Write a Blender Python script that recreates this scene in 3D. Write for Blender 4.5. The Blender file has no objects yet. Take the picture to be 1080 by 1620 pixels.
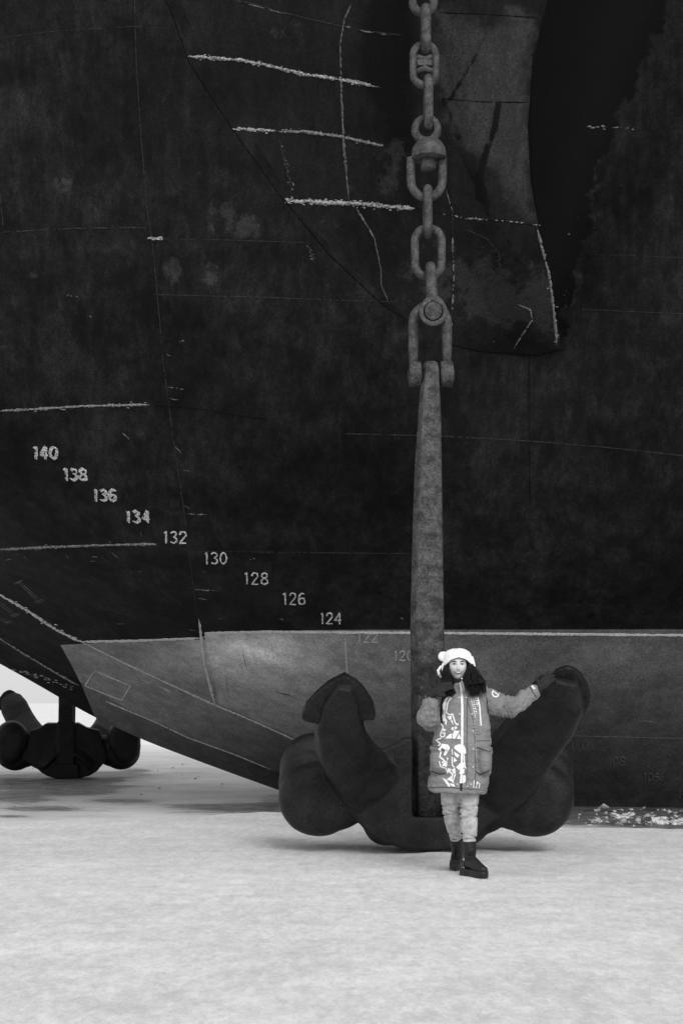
import bpy, math, random
import numpy as np
from mathutils import Vector, Matrix, Euler
from mathutils.bvhtree import BVHTree
R = math.radians
rng = np.random.default_rng(7)
random.seed(7)
S = bpy.context.scene
COL = S.collection

# ------------------------------------------------------------------ camera, sky, sun
F, HZ, CX, CH = 2400.0, 1112.0, 540.0, 1.25       # focal length in photo pixels, horizon row, centre column, lens height
cd = bpy.data.cameras.new('camera'); cam = bpy.data.objects.new('camera', cd); COL.objects.link(cam)
cam.location = (0, 0, CH); cam.rotation_euler = (R(90), 0, 0)
cd.sensor_fit = 'VERTICAL'; cd.sensor_height = 36; cd.lens = F/1620*36
cd.shift_y = (HZ-810)/1620; cd.clip_start = .1; cd.clip_end = 8000
S.camera = cam
W = bpy.data.worlds.new('World'); S.world = W; W.use_nodes = True
nt = W.node_tree; nt.nodes.clear()
SUN_EL, SUN_AZ = R(36), R(163)                      # azimuth measured clockwise from +Y: behind the camera, to its right
sky = nt.nodes.new('ShaderNodeTexSky'); sky.sky_type = 'NISHITA'; sky.sun_disc = False
sky.sun_elevation = SUN_EL; sky.sun_rotation = SUN_AZ; sky.dust_density = 4; sky.air_density = 1.4
bw = nt.nodes.new('ShaderNodeRGBToBW'); mx = nt.nodes.new('ShaderNodeMath'); mx.operation = 'MULTIPLY_ADD'
mx.inputs[1].default_value = .45; mx.inputs[2].default_value = 5.6      # thin even overcast over the clear sky
bg = nt.nodes.new('ShaderNodeBackground'); bg.inputs['Strength'].default_value = .1
wo = nt.nodes.new('ShaderNodeOutputWorld')
nt.links.new(sky.outputs[0], bw.inputs[0]); nt.links.new(bw.outputs[0], mx.inputs[0])
nt.links.new(mx.outputs[0], bg.inputs[0]); nt.links.new(bg.outputs[0], wo.inputs[0])
sd = bpy.data.lights.new('sun', 'SUN'); sd.energy = 1.15; sd.angle = R(22); sd.color = (1, 1, 1)
so = bpy.data.objects.new('sun', sd); COL.objects.link(so)
sdir = Vector((math.sin(SUN_AZ)*math.cos(SUN_EL), math.cos(SUN_AZ)*math.cos(SUN_EL), math.sin(SUN_EL)))
so.rotation_euler = sdir.to_track_quat('Z', 'Y').to_euler(); so.location = sdir*60
vs = S.view_settings; vs.view_transform = 'Standard'; vs.look = 'None'; vs.exposure = 0.27; vs.gamma = 1
S.cycles.max_bounces = 6; S.cycles.diffuse_bounces = 4

# ------------------------------------------------------------------ helpers
def at(px, py, Y):
    return Vector(((px-CX)*Y/F, Y, CH-(py-HZ)*Y/F))
def tag(o, label=None, cat=None, group=None, kind=None):
    if label: o['label'] = label
    if cat: o['category'] = cat
    if group: o['group'] = group
    if kind: o['kind'] = kind
    return o
def empty(name, loc, label, cat, group=None):
    o = bpy.data.objects.new(name, None); COL.objects.link(o); o.location = loc
    o.empty_display_size = .2
    return tag(o, label, cat, group)
class MB:
    def __init__(s): s.v = []; s.f = []
    def add(s, v, f):
        n = len(s.v); s.v += [tuple(p) for p in v]; s.f += [tuple(i+n for i in q) for q in f]; return s
    def tube(s, pts, rad, n=8, closed=False, flat=1.0, cap=True):
        pts = [Vector(p) for p in pts]; m = len(pts)
        if isinstance(rad, (int, float)): rad = [rad]*m
        V = []; up = None
        for i, p in enumerate(pts):
            a = pts[(i-1) % m] if (closed or i > 0) else p
            b = pts[(i+1) % m] if (closed or i < m-1) else p
            t = (b-a)
            t = t.normalized() if t.length > 1e-9 else Vector((0, 0, 1))
            if up is None:
                up = Vector((0, 1, 0)) if abs(t.y) < .9 else Vector((1, 0, 0))
            up = (up - t*up.dot(t)).normalized(); sd_ = t.cross(up)
            for k in range(n):
                an = 2*math.pi*k/n
                V.append(p + (sd_*math.cos(an) + up*math.sin(an)*flat)*rad[i])
        Fc = []
        for i in range(m if closed else m-1):
            j = (i+1) % m
            for k in range(n):
                l = (k+1) % n
                Fc.append((i*n+k, i*n+l, j*n+l, j*n+k))
        if not closed and cap:
            Fc.append(tuple(range(n))[::-1]); Fc.append(tuple((m-1)*n+k for k in range(n)))
        return s.add(V, Fc)
    def ell(s, c, r, nu=24, nv=14, rot=None):
        V = []; c = Vector(c)
        for j in range(1, nv):
            ph = math.pi*j/nv
            for i in range(nu):
                th = 2*math.pi*i/nu
                p = Vector((r[0]*math.sin(ph)*math.cos(th), r[1]*math.sin(ph)*math.sin(th), r[2]*math.cos(ph)))
                if rot: p = rot @ p
                V.append(c+p)
        t = Vector((0, 0, r[2])); b = Vector((0, 0, -r[2]))
        if rot: t = rot @ t; b = rot @ b
        V.append(c+t); V.append(c+b); T = len(V)-2; Bm = len(V)-1
        Fc = [((j)*nu+i, (j+1)*nu+i, (j+1)*nu+(i+1) % nu, j*nu+(i+1) % nu) for j in range(nv-2) for i in range(nu)]
        Fc += [(T, i, (i+1) % nu) for i in range(nu)]
        Fc += [((nv-2)*nu+i, Bm, (nv-2)*nu+(i+1) % nu) for i in range(nu)]
        return s.add(V, Fc)
    def box(s, c, h, rot=None):
        c = Vector(c); V = []
        for x in (-1, 1):
            for y in (-1, 1):
                for z in (-1, 1):
                    p = Vector((x*h[0], y*h[1], z*h[2])); V.append(c + (rot @ p if rot else p))
        return s.add(V, [(0, 1, 3, 2), (4, 6, 7, 5), (0, 4, 5, 1), (2, 3, 7, 6), (0, 2, 6, 4), (1, 5, 7, 3)])
    def prism(s, front, back):
        n = len(front)
        return s.add(list(front)+list(back), [tuple(range(n)), tuple(range(2*n-1, n-1, -1))] +
                     [(i, n+i, n+(i+1) % n, (i+1) % n) for i in range(n)])
    def loft(s, rings, cap=True):
        n = len(rings[0]); V = [p for r in rings for p in r]
        Fc = [(i*n+k, i*n+(k+1) % n, (i+1)*n+(k+1) % n, (i+1)*n+k) for i in range(len(rings)-1) for k in range(n)]
        if cap: Fc += [tuple(range(n))[::-1], tuple((len(rings)-1)*n+k for k in range(n))]
        return s.add(V, Fc)
    def build(s, name, mat, parent=None, smooth=True):
        me = bpy.data.meshes.new(name); me.from_pydata(s.v, [], s.f); me.update()
        o = bpy.data.objects.new(name, me); COL.objects.link(o)
        if mat: me.materials.append(mat)
        fix_normals(me)
        if smooth: me.polygons.foreach_set('use_smooth', [True]*len(me.polygons))
        if parent: put(o, parent)
        return o
def fix_normals(me):
    import bmesh
    b = bmesh.new(); b.from_mesh(me); bmesh.ops.recalc_face_normals(b, faces=b.faces); b.to_mesh(me); b.free()
def put(o, parent):
    """parent o, keeping its world place; parents are unrotated when their parts are made"""
    w = Vector((0, 0, 0)); p = parent
    while p: w += Vector(p.location); p = p.parent
    o.parent = parent
    if o.type == 'MESH' and o.location.length == 0:
        o.data.transform(Matrix.Translation(-w))
    else: o.location = Vector(o.location) - w
    return o
def apply_mods(o, *mods):
    for kind, kw in mods:
        m = o.modifiers.new(kind.lower(), kind)
        for k, v in kw.items(): setattr(m, k, v)
    dg = bpy.context.evaluated_depsgraph_get(); dg.update()
    me = bpy.data.meshes.new_from_object(o.evaluated_get(dg)); me.name = o.name
    mats = list(o.data.materials); old = o.data
    o.modifiers.clear(); o.data = me
    me.materials.clear()
    for m in mats: me.materials.append(m)
    bpy.data.meshes.remove(old)
    me.polygons.foreach_set('use_smooth', [True]*len(me.polygons))
    return o
def vnoise(P, scale, seed=0, oct=3):
    P = np.asarray(P, float); out = np.zeros(len(P)); amp = 1; tot = 0
    for o_ in range(oct):
        q = P*np.asarray(scale)*(2**o_) + 17.3*o_ + seed*3.1
        i = np.floor(q).astype(np.int64); f = q-i; f = f*f*(3-2*f)
        def h(a, b, c):
            n = (a*73856093) ^ (b*19349663) ^ (c*83492791) ^ (seed*2654435)
            n = (n ^ (n >> 13))*1274126177; n &= 0x7fffffff
            n = (n ^ (n >> 16)) & 0xffff
            return n/65535.0
        r = 0
        for a in (0, 1):
            for b in (0, 1):
                for c in (0, 1):
                    w = (f[:, 0] if a else 1-f[:, 0])*(f[:, 1] if b else 1-f[:, 1])*(f[:, 2] if c else 1-f[:, 2])
                    r = r + w*h(i[:, 0]+a, i[:, 1]+b, i[:, 2]+c)
        out += amp*(r*2-1); tot += amp; amp *= .5
    return out/tot
def getv(me):
    a = np.empty(len(me.vertices)*3); me.vertices.foreach_get('co', a); return a.reshape(-1, 3)
def getn(me):
    a = np.empty(len(me.vertices)*3); me.vertex_normals.foreach_get('vector', a); return a.reshape(-1, 3)
def displace(o, layers):
    me = o.data; P = getv(me); N = getn(me); d = np.zeros(len(P))
    for sc, amp, seed, oc in layers: d += amp*vnoise(P, sc, seed, oc)
    me.vertices.foreach_set('co', (P+N*d[:, None]).ravel()); me.update()
def poly_in(px, py, poly):
    """signed distance in pixels, positive inside"""
    n = len(poly); ins = np.zeros(len(px), bool); dist = np.full(len(px), 1e9)
    for i in range(n):
        x1, y1 = poly[i]; x2, y2 = poly[(i+1) % n]
        c = ((y1 > py) != (y2 > py)) & (px < (x2-x1)*(py-y1)/((y2-y1) or 1e-9)+x1); ins ^= c
        t = np.clip(((px-x1)*(x2-x1)+(py-y1)*(y2-y1))/((x2-x1)**2+(y2-y1)**2), 0, 1)
        dist = np.minimum(dist, np.hypot(px-x1-t*(x2-x1), py-y1-t*(y2-y1)))
    return np.where(ins, dist, -dist)
def attr(me, name, vals):
    a = me.attributes.new(name, 'FLOAT', 'POINT'); a.data.foreach_set('value', np.asarray(vals, dtype=np.float32))

# ------------------------------------------------------------------ materials
class Mat:
    def __init__(s, name, rough=.6, spec=.3):
        s.m = bpy.data.materials.new(name); s.m.use_nodes = True; s.t = s.m.node_tree
        s.b = s.t.nodes['Principled BSDF']; s.b.inputs['Roughness'].default_value = rough
        s.b.inputs['Specular IOR Level'].default_value = spec
        s.geo = s.t.nodes.new('ShaderNodeNewGeometry'); s.tc = s.t.nodes.new('ShaderNodeTexCoord')
    def L(s, a, b): s.t.links.new(a, b)
    def noise(s, scale, detail=6, rough=.6, stretch=(1, 1, 1), obj=False):
        mp = s.t.nodes.new('ShaderNodeMapping'); mp.inputs['Scale'].default_value = stretch
        s.L(s.tc.outputs['Object'] if obj else s.geo.outputs['Position'], mp.inputs[0])
        n = s.t.nodes.new('ShaderNodeTexNoise'); n.inputs['Scale'].default_value = scale
        n.inputs['Detail'].default_value = detail; n.inputs['Roughness'].default_value = rough
        s.L(mp.outputs[0], n.inputs['Vector']); return n.outputs['Fac']
    def ramp(s, x, a, b, lo=0., hi=1.):
        r = s.t.nodes.new('ShaderNodeMapRange'); r.interpolation_type = 'SMOOTHSTEP'
        r.inputs['From Min'].default_value = a; r.inputs['From Max'].default_value = b
        r.inputs['To Min'].default_value = lo; r.inputs['To Max'].default_value = hi
        s.L(x, r.inputs['Value']); return r.outputs[0]
    def math(s, op, a, b=0., c=None):
        n = s.t.nodes.new('ShaderNodeMath'); n.operation = op
        for i, q in enumerate((a, b, c)):
            if q is None: continue
            if isinstance(q, (int, float)): n.inputs[i].default_value = q
            else: s.L(q, n.inputs[i])
        return n.outputs[0]
    def mix(s, f, a, b):
        n = s.t.nodes.new('ShaderNodeMix'); n.data_type = 'FLOAT'
        for i, q in ((0, f), (2, a), (3, b)):
            if isinstance(q, (int, float)): n.inputs[i].default_value = q
            else: s.L(q, n.inputs[i])
        return n.outputs[0]
    def att(s, name):
        n = s.t.nodes.new('ShaderNodeAttribute'); n.attribute_name = name; return n.outputs['Fac']
    def xyz(s):
        n = s.t.nodes.new('ShaderNodeSeparateXYZ'); s.L(s.geo.outputs['Position'], n.inputs[0]); return n.outputs
    def color(s, x): s.L(x, s.b.inputs['Base Color']); return s
    def bump(s, h, strength=.3, dist=.01):
        n = s.t.nodes.new('ShaderNodeBump'); n.inputs['Strength'].default_value = strength
        n.inputs['Distance'].default_value = dist; s.L(h, n.inputs['Height']); s.L(n.outputs[0], s.b.inputs['Normal']); return s
def simple(name, base, var=.3, scale=20, rough=.6, spec=.3, bump=.2, bdist=.005, detail=6):
    m = Mat(name, rough, spec); n = m.noise(scale, detail, .65, obj=True)
    m.color(m.ramp(n, .3, .7, base*(1-var), base*(1+var)))
    if bump: m.bump(n, bump, bdist)
    return m.m

def hull_mat():
    m = Mat('hull_paint', .68, .07); x, y, z = m.xyz()
    big = m.noise(.55, 5, .6); mid = m.noise(3.2, 8, .68); fine = m.noise(34, 6, .75); streak = m.noise(5, 7, .65, (2.2, 2.2, .25))
    base = m.ramp(big, .3, .7, .0052, .0115)
    base = m.math('MULTIPLY', base, m.ramp(mid, .35, .68, .6, 1.5))
    base = m.math('MULTIPLY', base, m.ramp(streak, .35, .68, .78, 1.25))
    base = m.math('MULTIPLY', base, m.ramp(m.noise(11, 9, .8, (1.3, 1, .5)), .4, .66, .75, 1.35))
    wear = m.math('ADD', m.att('wear'), m.math('MULTIPLY', m.math('SUBTRACT', m.noise(4.6, 9, .72, (1, 1, .7)), .5), 3.4))
    base = m.math('ADD', base, m.math('MULTIPLY', m.math('MULTIPLY', m.ramp(wear, .55, .95), m.ramp(m.att('wear'), .05, .5)), .017))
    sp = m.noise(16, 8, .8); base = m.math('ADD', base, m.ramp(sp, .66, .72, 0, .012))
    blk = m.att('painted_shade'); edge = m.math('ADD', blk, m.math('MULTIPLY', m.math('SUBTRACT', mid, .5), 1.8))
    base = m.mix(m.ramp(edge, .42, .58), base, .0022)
    # grey ice belt below the belt line, aft of the painted boundary near the stem
    zd = m.mix(m.ramp(x, -1.56, -1.55), 1.975, 2.05)
    inb = m.math('LESS_THAN', z, zd)
    bx = m.math('MULTIPLY_ADD', z, -.22, -3.08)
    inx = m.math('GREATER_THAN', x, bx)
    belt = m.math('MULTIPLY', inb, inx)
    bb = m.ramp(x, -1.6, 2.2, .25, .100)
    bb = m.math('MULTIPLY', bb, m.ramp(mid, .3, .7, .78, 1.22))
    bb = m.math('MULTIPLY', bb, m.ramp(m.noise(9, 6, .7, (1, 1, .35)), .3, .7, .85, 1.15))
    low = m.ramp(z, .25, 1.5, .55, 1.0)                     # belt tone darkens towards the water
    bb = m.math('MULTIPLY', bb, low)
    below = m.math('LESS_THAN', z, m.math('MULTIPLY_ADD', x, -.457, .545))
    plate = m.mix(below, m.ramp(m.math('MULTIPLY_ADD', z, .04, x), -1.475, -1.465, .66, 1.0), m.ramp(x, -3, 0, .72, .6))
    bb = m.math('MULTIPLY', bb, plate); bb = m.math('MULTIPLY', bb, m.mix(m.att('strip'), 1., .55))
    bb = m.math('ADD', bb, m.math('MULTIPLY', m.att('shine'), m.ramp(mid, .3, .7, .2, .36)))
    col = m.mix(belt, base, bb)
    col = m.math('MULTIPLY', col, m.ramp(fine, .25, .75, .72, 1.28)); col = m.math('MULTIPLY', col, m.ramp(m.noise(95, 2, .6), .3, .7, .55, 1.45))
    m.color(col); m.L(m.mix(belt, .62, .45), m.b.inputs['Roughness'])
    h = m.math('ADD', m.math('MULTIPLY', m.noise(1.6, 3, .5), 1.5), m.math('MULTIPLY', fine, .12))
    m.bump(h, .35, .04)
    return m.m
def bolster_mat():
    m = Mat('bolster_paint', .65, .07)
    mid = m.noise(3.4, 8, .68); fine = m.noise(34, 6, .75); st = m.noise(4, 7, .65, (2.5, 2.5, .3))
    base = m.ramp(m.noise(.7, 5), .3, .7, .0055, .0135)
    base = m.math('MULTIPLY', base, m.ramp(st, .3, .7, .75, 1.3))
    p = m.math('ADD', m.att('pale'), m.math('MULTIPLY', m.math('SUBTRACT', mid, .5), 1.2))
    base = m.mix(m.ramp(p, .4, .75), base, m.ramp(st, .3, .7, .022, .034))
    d = m.math('ADD', m.att('painted_shade'), m.math('MULTIPLY', m.math('SUBTRACT', mid, .5), .8))
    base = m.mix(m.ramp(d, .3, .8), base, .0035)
    w2 = m.math('ADD', m.att('wear'), m.math('MULTIPLY', m.math('SUBTRACT', m.noise(6, 9, .75), .5), 3.4))
    base = m.math('ADD', base, m.math('MULTIPLY', m.math('MULTIPLY', m.ramp(w2, .55, 1.), m.ramp(m.att('wear'), .05, .5)), .016))
    run = m.math('ADD', m.att('runs'), m.math('MULTIPLY', m.math('SUBTRACT', m.noise(14, 8, .75, (1, 1, .5)), .5), 1.6))
    base = m.mix(m.ramp(run, .45, .75), base, .004)
    m.color(m.math('MULTIPLY', m.math('MULTIPLY', base, m.ramp(m.noise(110, 2, .6), .3, .7, .55, 1.45)), m.ramp(fine, .25, .75, .72, 1.28)))
    m.bump(m.math('ADD', m.noise(1.8, 3, .5), m.math('MULTIPLY', fine, .1)), .35, .04)
    return m.m
def iron_mat(name, lo, hi, spec=.25, scale=9, b=.9, rough=.6):
    m = Mat(name, rough, spec); a = m.noise(scale, 9, .72, obj=True); f = m.noise(70, 5, .7, obj=True)
    c = m.math('MULTIPLY', m.ramp(a, .36, .64, lo, hi), m.ramp(f, .35, .65, .6, 1.5))
    m.color(c); m.bump(m.math('ADD', a, m.math('MULTIPLY', f, .4)), b, .012); return m.m
def snow_mat():
    m = Mat('snow_ice', .75, .2)
    a = m.noise(1.5, 9, .66, (1.1, .75, 1)); b = m.noise(8, 9, .75, (1.3, .55, 1)); c = m.noise(75, 5, .8); d = m.noise(.35, 4, .5)
    g = m.noise(24, 8, .8, (1.2, .6, 1))
    v = m.math('ADD', m.math('MULTIPLY', a, .16), m.math('MULTIPLY', b, .26)); v = m.math('ADD', v, m.math('MULTIPLY', g, .28))
    v = m.math('ADD', v, m.math('MULTIPLY', c, .20)); v = m.math('ADD', v, m.math('MULTIPLY', d, .10))
    col = m.ramp(v, .41, .59, .62, .93)
    m.color(col); m.bump(v, .7, .05); return m.m
def wet_mat():
    m = Mat('wet_ice', .6, .12)
    a = m.noise(1.3, 9, .68, (.45, .8, 1)); b = m.noise(6, 9, .78, (.6, .9, 1)); c = m.noise(45, 5, .7)
    w = m.math('ADD', m.att('wet'), m.math('MULTIPLY', m.math('SUBTRACT', b, .5), 1.7))
    w = m.math('ADD', w, m.math('MULTIPLY', m.math('SUBTRACT', a, .5), 1.7)); w = m.math('MULTIPLY', w, m.ramp(m.att('wet'), .02, .25))
    k = m.ramp(w, .42, .66); k1 = m.ramp(w, .10, .45, 0, .38)
    ice = m.ramp(m.math('ADD', m.math('MULTIPLY', a, .5), m.math('MULTIPLY', b, .5)), .36, .62, .56, .80); dark = m.ramp(b, .38, .62, .045, .22)
    m.color(m.mix(k, m.mix(k1, ice, .30), dark)); m.L(m.mix(k, .8, .5), m.b.inputs['Roughness'])
    m.bump(m.math('ADD', b, m.math('MULTIPLY', c, .3)), .35, .03); return m.m
def cloth_mat(name, base, var, scale, rough=.85, fold=.5):
    m = Mat(name, rough, .15); a = m.noise(scale, 7, .65, obj=True); w = m.noise(260, 2, .5, obj=True); g = m.noise(14, 4, .55, (1, 1, 2.2), obj=True)
    c = m.math('MULTIPLY', m.ramp(a, .3, .7, base*(1-var), base*(1+var)), m.ramp(w, .3, .7, .85, 1.15))
    m.color(c); m.bump(m.math('ADD', m.math('MULTIPLY', g, fold*3), m.math('MULTIPLY', w, .08)), .5, .02); return m.m
HULL = hull_mat(); BOL = bolster_mat()
def chipped(name, lo, hi):
    m = Mat(name, .8, .1); f = m.noise(55, 5, .8, obj=True); m.color(m.ramp(f, .4, .6, lo, hi)); m.bump(f, .6, .006); return m.m
PAINT = {'bright': chipped('chipped_white_weld', .05, .42), 'mid': chipped('worn_weld', .05, .24), 'belt': chipped('pale_belt_weld', .28, .5),
         'dim': chipped('dull_weld', .009, .034), 'dark': simple('dark_seam', .004, .3, 30, .8, .05),
         'num': chipped('draft_mark_paint', .2, .62), 'numg': chipped('grey_draft_mark', .26, .46), 'numd': chipped('bare_draft_mark', .05, .11)}
CAST = iron_mat('cast_anchor_steel', .0095, .0175, .14, 6, .4, .5)
SHANK = iron_mat('weathered_shank_steel', .026, .084, .15, 11, .9)
def darken_low(mt, z0, z1, f):
    t = mt.node_tree; b = t.nodes['Principled BSDF']; l = b.inputs['Base Color'].links[0].from_socket; m = Mat.__new__(Mat); m.m = mt; m.t = t; m.b = b
    m.geo = t.nodes.new('ShaderNodeNewGeometry'); m.tc = t.nodes.new('ShaderNodeTexCoord'); z = m.xyz()[2]; n = m.noise(9, 8, .75)
    k = m.ramp(m.math('ADD', z, m.math('MULTIPLY', m.math('SUBTRACT', n, .5), 1.6)), z0, z1, f, 1); m.color(m.math('MULTIPLY', l, k))
darken_low(SHANK, 1.2, 2.1, .38)                              # shank colour darkens downward over a mottled edge
CHAIN = iron_mat('chain_steel', .032, .078, .2, 12, .5)
SNOW = snow_mat(); WET = wet_mat()
LUMP = simple('ice_lump', .66, .15, 25, .6, .3, .5, .01)
JACK = cloth_mat('grey_parka_shell', .205, .14, 5, .8, .7)
SLV = JACK
DENIM = cloth_mat('washed_grey_denim', .40, .28, 22, .9, .3)
PRINT = simple('white_print', .78, .05, 60, .7, .2, 0)
BLACKC = simple('black_trim', .012, .3, 60, .7, .2, .2)
SEAM_AND_SHADE = simple('parka_seam_and_shade', .045, .3, 60, .8, .1, 0)
HAT = cloth_mat('white_plush', .82, .05, 40, .95, .25)
SKIN = simple('skin', .60, .04, 60, .55, .25, .05, .001)
HAIR = simple('dark_hair', .007, .4, 90, .45, .25, 0)
BOOT = simple('black_leather', .013, .3, 50, .5, .3, .2)
GLOVE = cloth_mat('dark_knit_glove', .026, .2, 60, .95, .2)
LIP = simple('lip', .12, .1, 60, .5, .3, 0); EYE = simple('dark_eye', .012, .2, 60, .3, .4, 0); TEETH = simple('teeth', .74, .03, 50, .35, .4, 0)
EYEW = simple('eye_white', .6, .03, 50, .35, .4, 0)
SNAP = simple('metal_snap', .6, .1, 50, .35, .5, 0)

# ------------------------------------------------------------------ ship hull
YC = 19.9 + .6                                       # the ship's centre plane
def curve(xs, ys, sm, lo, hi, step=.01):
    g = np.arange(lo, hi+step, step); v = np.interp(g, xs, ys); k = int(sm/step)
    if k > 1:
        ker = np.hanning(2*k+1); ker /= ker.sum()
        v = np.convolve(np.pad(v, k, mode='reflect', reflect_type='odd'), ker, mode='valid')
    return lambda q: np.interp(q, g, v)
XS = curve([-1.5, .08, .19, .74, 1.08, 1.53, 1.79, 2.6, 3.7, 5, 7, 9, 12], [3.6, -.85, -1.17, -2.65, -3.37, -4.14, -4.61, -6.1, -8.0, -9.6, -11.2, -12.3, -13.2], .3, -1.6, 12.1)
BZ = curve([-1.5, 0, .73, 1.73, 2.05, 2.73, 3.7, 5, 6, 8, 10, 12], [.5, 1.5, 2.2, 3.4, 3.8, 4.6, 5.2, 5.7, 5.95, 6.3, 6.8, 7.3], .5, -1.6, 12.1)
GS = curve([0, .7, 1.85, 3.5, 5.1, 9, 14, 30, 70], [0, .17, .50, .86, 1, 1.03, 1.05, 1.1, 1.15], .10, 0, 71)
GS2 = curve([0, .7, 1.85, 3.5, 5.1, 9, 14, 30, 70], [0, .17, .50, .86, 1, 1.03, 1.05, 1.1, 1.15], .9, 0, 71)
def half(s, z):
    k = np.clip((s-2.0)/1.5, 0, 1)
    return .10 + BZ(z)*(GS(s)*(1-k)+GS2(s)*k)
ZL = np.unique(np.concatenate([np.arange(-1.5, .0, .25), np.arange(0, 2.05, .05), [2.05], np.arange(2.1, 8.6, .06), np.arange(8.7, 11.6, .4)]).round(4))
SL = np.unique(np.concatenate([np.arange(0, .7, .07), [.7, 1.85], np.arange(.75, 1.85, .08), np.arange(1.9, 18, .065), np.arange(18.4, 24, .5), np.arange(26, 62, 4)]).round(4))
def recess(x, z):
    """hollow beside the bolster"""
    xc = 1.75 + .28*(z-4.4); zc = 1/(1+np.exp(-(z-4.3)*2.2))
    d = (x-xc)/(.55+.12*(z-4))
    return .55*zc*np.exp(-d*d)
def proj(P): return CX+P[:, 0]*F/P[:, 1], HZ-(P[:, 2]-CH)*F/P[:, 1]
RECESS_SHADE = [(600, -90), (1062, -90), (1045, 20), (1010, 110), (970, 210), (945, 290), (915, 400), (893, 500), (884, 548), (850, 480), (800, 300)]  # shade of the hollow painted into the hull colour, with a mottled edge
BLOBS = [(105, 285, 26, 16, 1), (380, 360, 45, 26, .9), (130, 375, 30, 60, .6), (335, 435, 32, 24, .9), (40, 432, 45, 18, .7),
         (275, 430, 22, 30, .6), (440, 712, 30, 16, .5), (360, 330, 60, 60, .3), (280, 690, 14, 40, .3), (930, 300, 40, 150, .5),
         (895, 420, 40, 90, .45), (60, 200, 60, 160, .25), (1040, 300, 50, 300, .22), (990, 560, 120, 60, .2), (240, 300, 90, 120, .25)]
SHINE = [(420, 1035, 80, 34, .9), (370, 1025, 50, 20, .5), (980, 1030, 80, 40, .2), (740, 1060, 120, 50, .15), (300, 1040, 60, 30, .25)]  # belt sheen painted into the base colour as soft bright spots
def hull_part(zl, name, parent):
    Z, Sg = np.meshgrid(zl, SL, indexing='ij'); X = XS(Z)+Sg; H_ = half(Sg, Z)
    near = np.stack([X, YC-H_+recess(X, Z), Z], -1).reshape(-1, 3); far = np.stack([X, YC+H_, Z], -1).reshape(-1, 3)
    nz, ns = Z.shape; V = np.concatenate([near, far]); o2 = len(near); Fc = []
    for i in range(nz-1):
        for j in range(ns-1):
            a = i*ns+j; Fc.append((a, a+1, a+ns+1, a+ns)); a += o2; Fc.append((a, a+ns, a+ns+1, a+1))
        a = i*ns; Fc.append((a, a+ns, o2+a+ns, o2+a)); a += ns-1; Fc.append((a, o2+a, o2+a+ns, a+ns))
    if name == 'hull':
        for j in range(ns-1):
            a = (nz-1)*ns+j; Fc.append((a, a+1, o2+a+1, o2+a))
    me = bpy.data.meshes.new(name); me.from_pydata(V.tolist(), [], Fc); me.update(); me.materials.append(HULL)
    fix_normals(me)
    o = bpy.data.objects.new(name, me); COL.objects.link(o)
    me.polygons.foreach_set('use_smooth', [True]*len(me.polygons))
    px, py = proj(np.where(V[:, 1:2] > 1, V, 1))
    wear = sum(a*np.exp(-((px-x)/w)**2-((py-y)/h)**2) for x, y, w, h, a in BLOBS)
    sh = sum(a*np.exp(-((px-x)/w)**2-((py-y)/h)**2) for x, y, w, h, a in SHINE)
    sd_ = poly_in(px, py, RECESS_SHADE)
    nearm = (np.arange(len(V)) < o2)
    attr(me, 'wear', wear*nearm); attr(me, 'strip', np.tile((Sg.ravel() < .71)*1., 2)); attr(me, 'shine', sh*nearm); attr(me, 'painted_shade', np.clip(.5+sd_/70, 0, 1)*nearm)
    bv = BVHTree.FromPolygons([Vector(v) for v in near.tolist()], [f for f in Fc if max(f) < o2])
    put(o, parent); return o, bv
ship = empty('icebreaker_ship', (0, YC, 0), 'huge black icebreaker bow with draft numbers and grey ice belt towering over the ice', 'ship')
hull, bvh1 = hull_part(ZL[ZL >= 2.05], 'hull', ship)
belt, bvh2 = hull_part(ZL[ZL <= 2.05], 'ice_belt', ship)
tag(belt, 'lighter grey lower plating below a white weld line')
def ray(px, py):
    d = Vector(((px-CX)/F, 1, -(py-HZ)/F)); return Vector((0, 0, CH)), d.normalized()
def hull_hit(px, py, bvs=None):
    o, d = ray(px, py); best = None
    for b in (bvs or BVS):
        h = b.ray_cast(o, d)
        if h[0] is not None and (best is None or h[3] < best[1]): best = (h[0], h[3])
    return best[0] if best else None
# bolster: the cone of plating the anchor chain runs over
LP = lambda y: np.interp(y, [-420, -200, 0, 90, 200, 360, 490, 530, 552, 562], [60, 175, 265, 305, 372, 480, 618, 668, 725, 790])
RP = lambda y: np.interp(y, [-420, -200, 0, 50, 100, 200, 280, 350, 420, 480, 530, 552, 562], [1000, 935, 866, 853, 843, 834, 838, 850, 866, 876, 884, 885, 850])
HB = lambda y: np.interp(y, [-420, -200, 0, 200, 350, 480, 540, 562], [1.5, 1.0, .85, .72, .52, .30, .16, .03])
rows = np.concatenate([np.arange(562, 520, -3), np.arange(520, -30, -5), np.arange(-30, -421, -15)]); us = np.linspace(0, 1, 150)
BVS = [bvh1]
bv_, bf_, bpx = [], [], []
sm = lambda a, k=3: np.convolve(np.pad(a, k, mode='edge'), np.ones(2*k+1)/(2*k+1), mode='valid')
for r_ in rows:
    l, rr, hh = LP(r_), RP(r_), HB(r_)
    for u in us:
        px = l+(rr-l)*u; h = hull_hit(px, r_)
        pr = -.02+1.02*(u/.80)**1.25 if u < .80 else 1-.25*((u-.80)/.20)**2
        Yh = h.y if h else 14.0
        if u > .6: Yh = Yh*0 + min(Yh, hull_hit(l+(rr-l)*.6, r_).y)
        bv_.append(at(px, r_, Yh-hh*pr)); bpx.append((px, r_))
    e = bv_[-1]
    for dx, dy in ((-.03, .10), (-.06, .3), (-.08, 1.6)): bv_.append(e+Vector((dx, dy, 0))); bpx.append((rr, r_))
nc = len(us)+3
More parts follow.
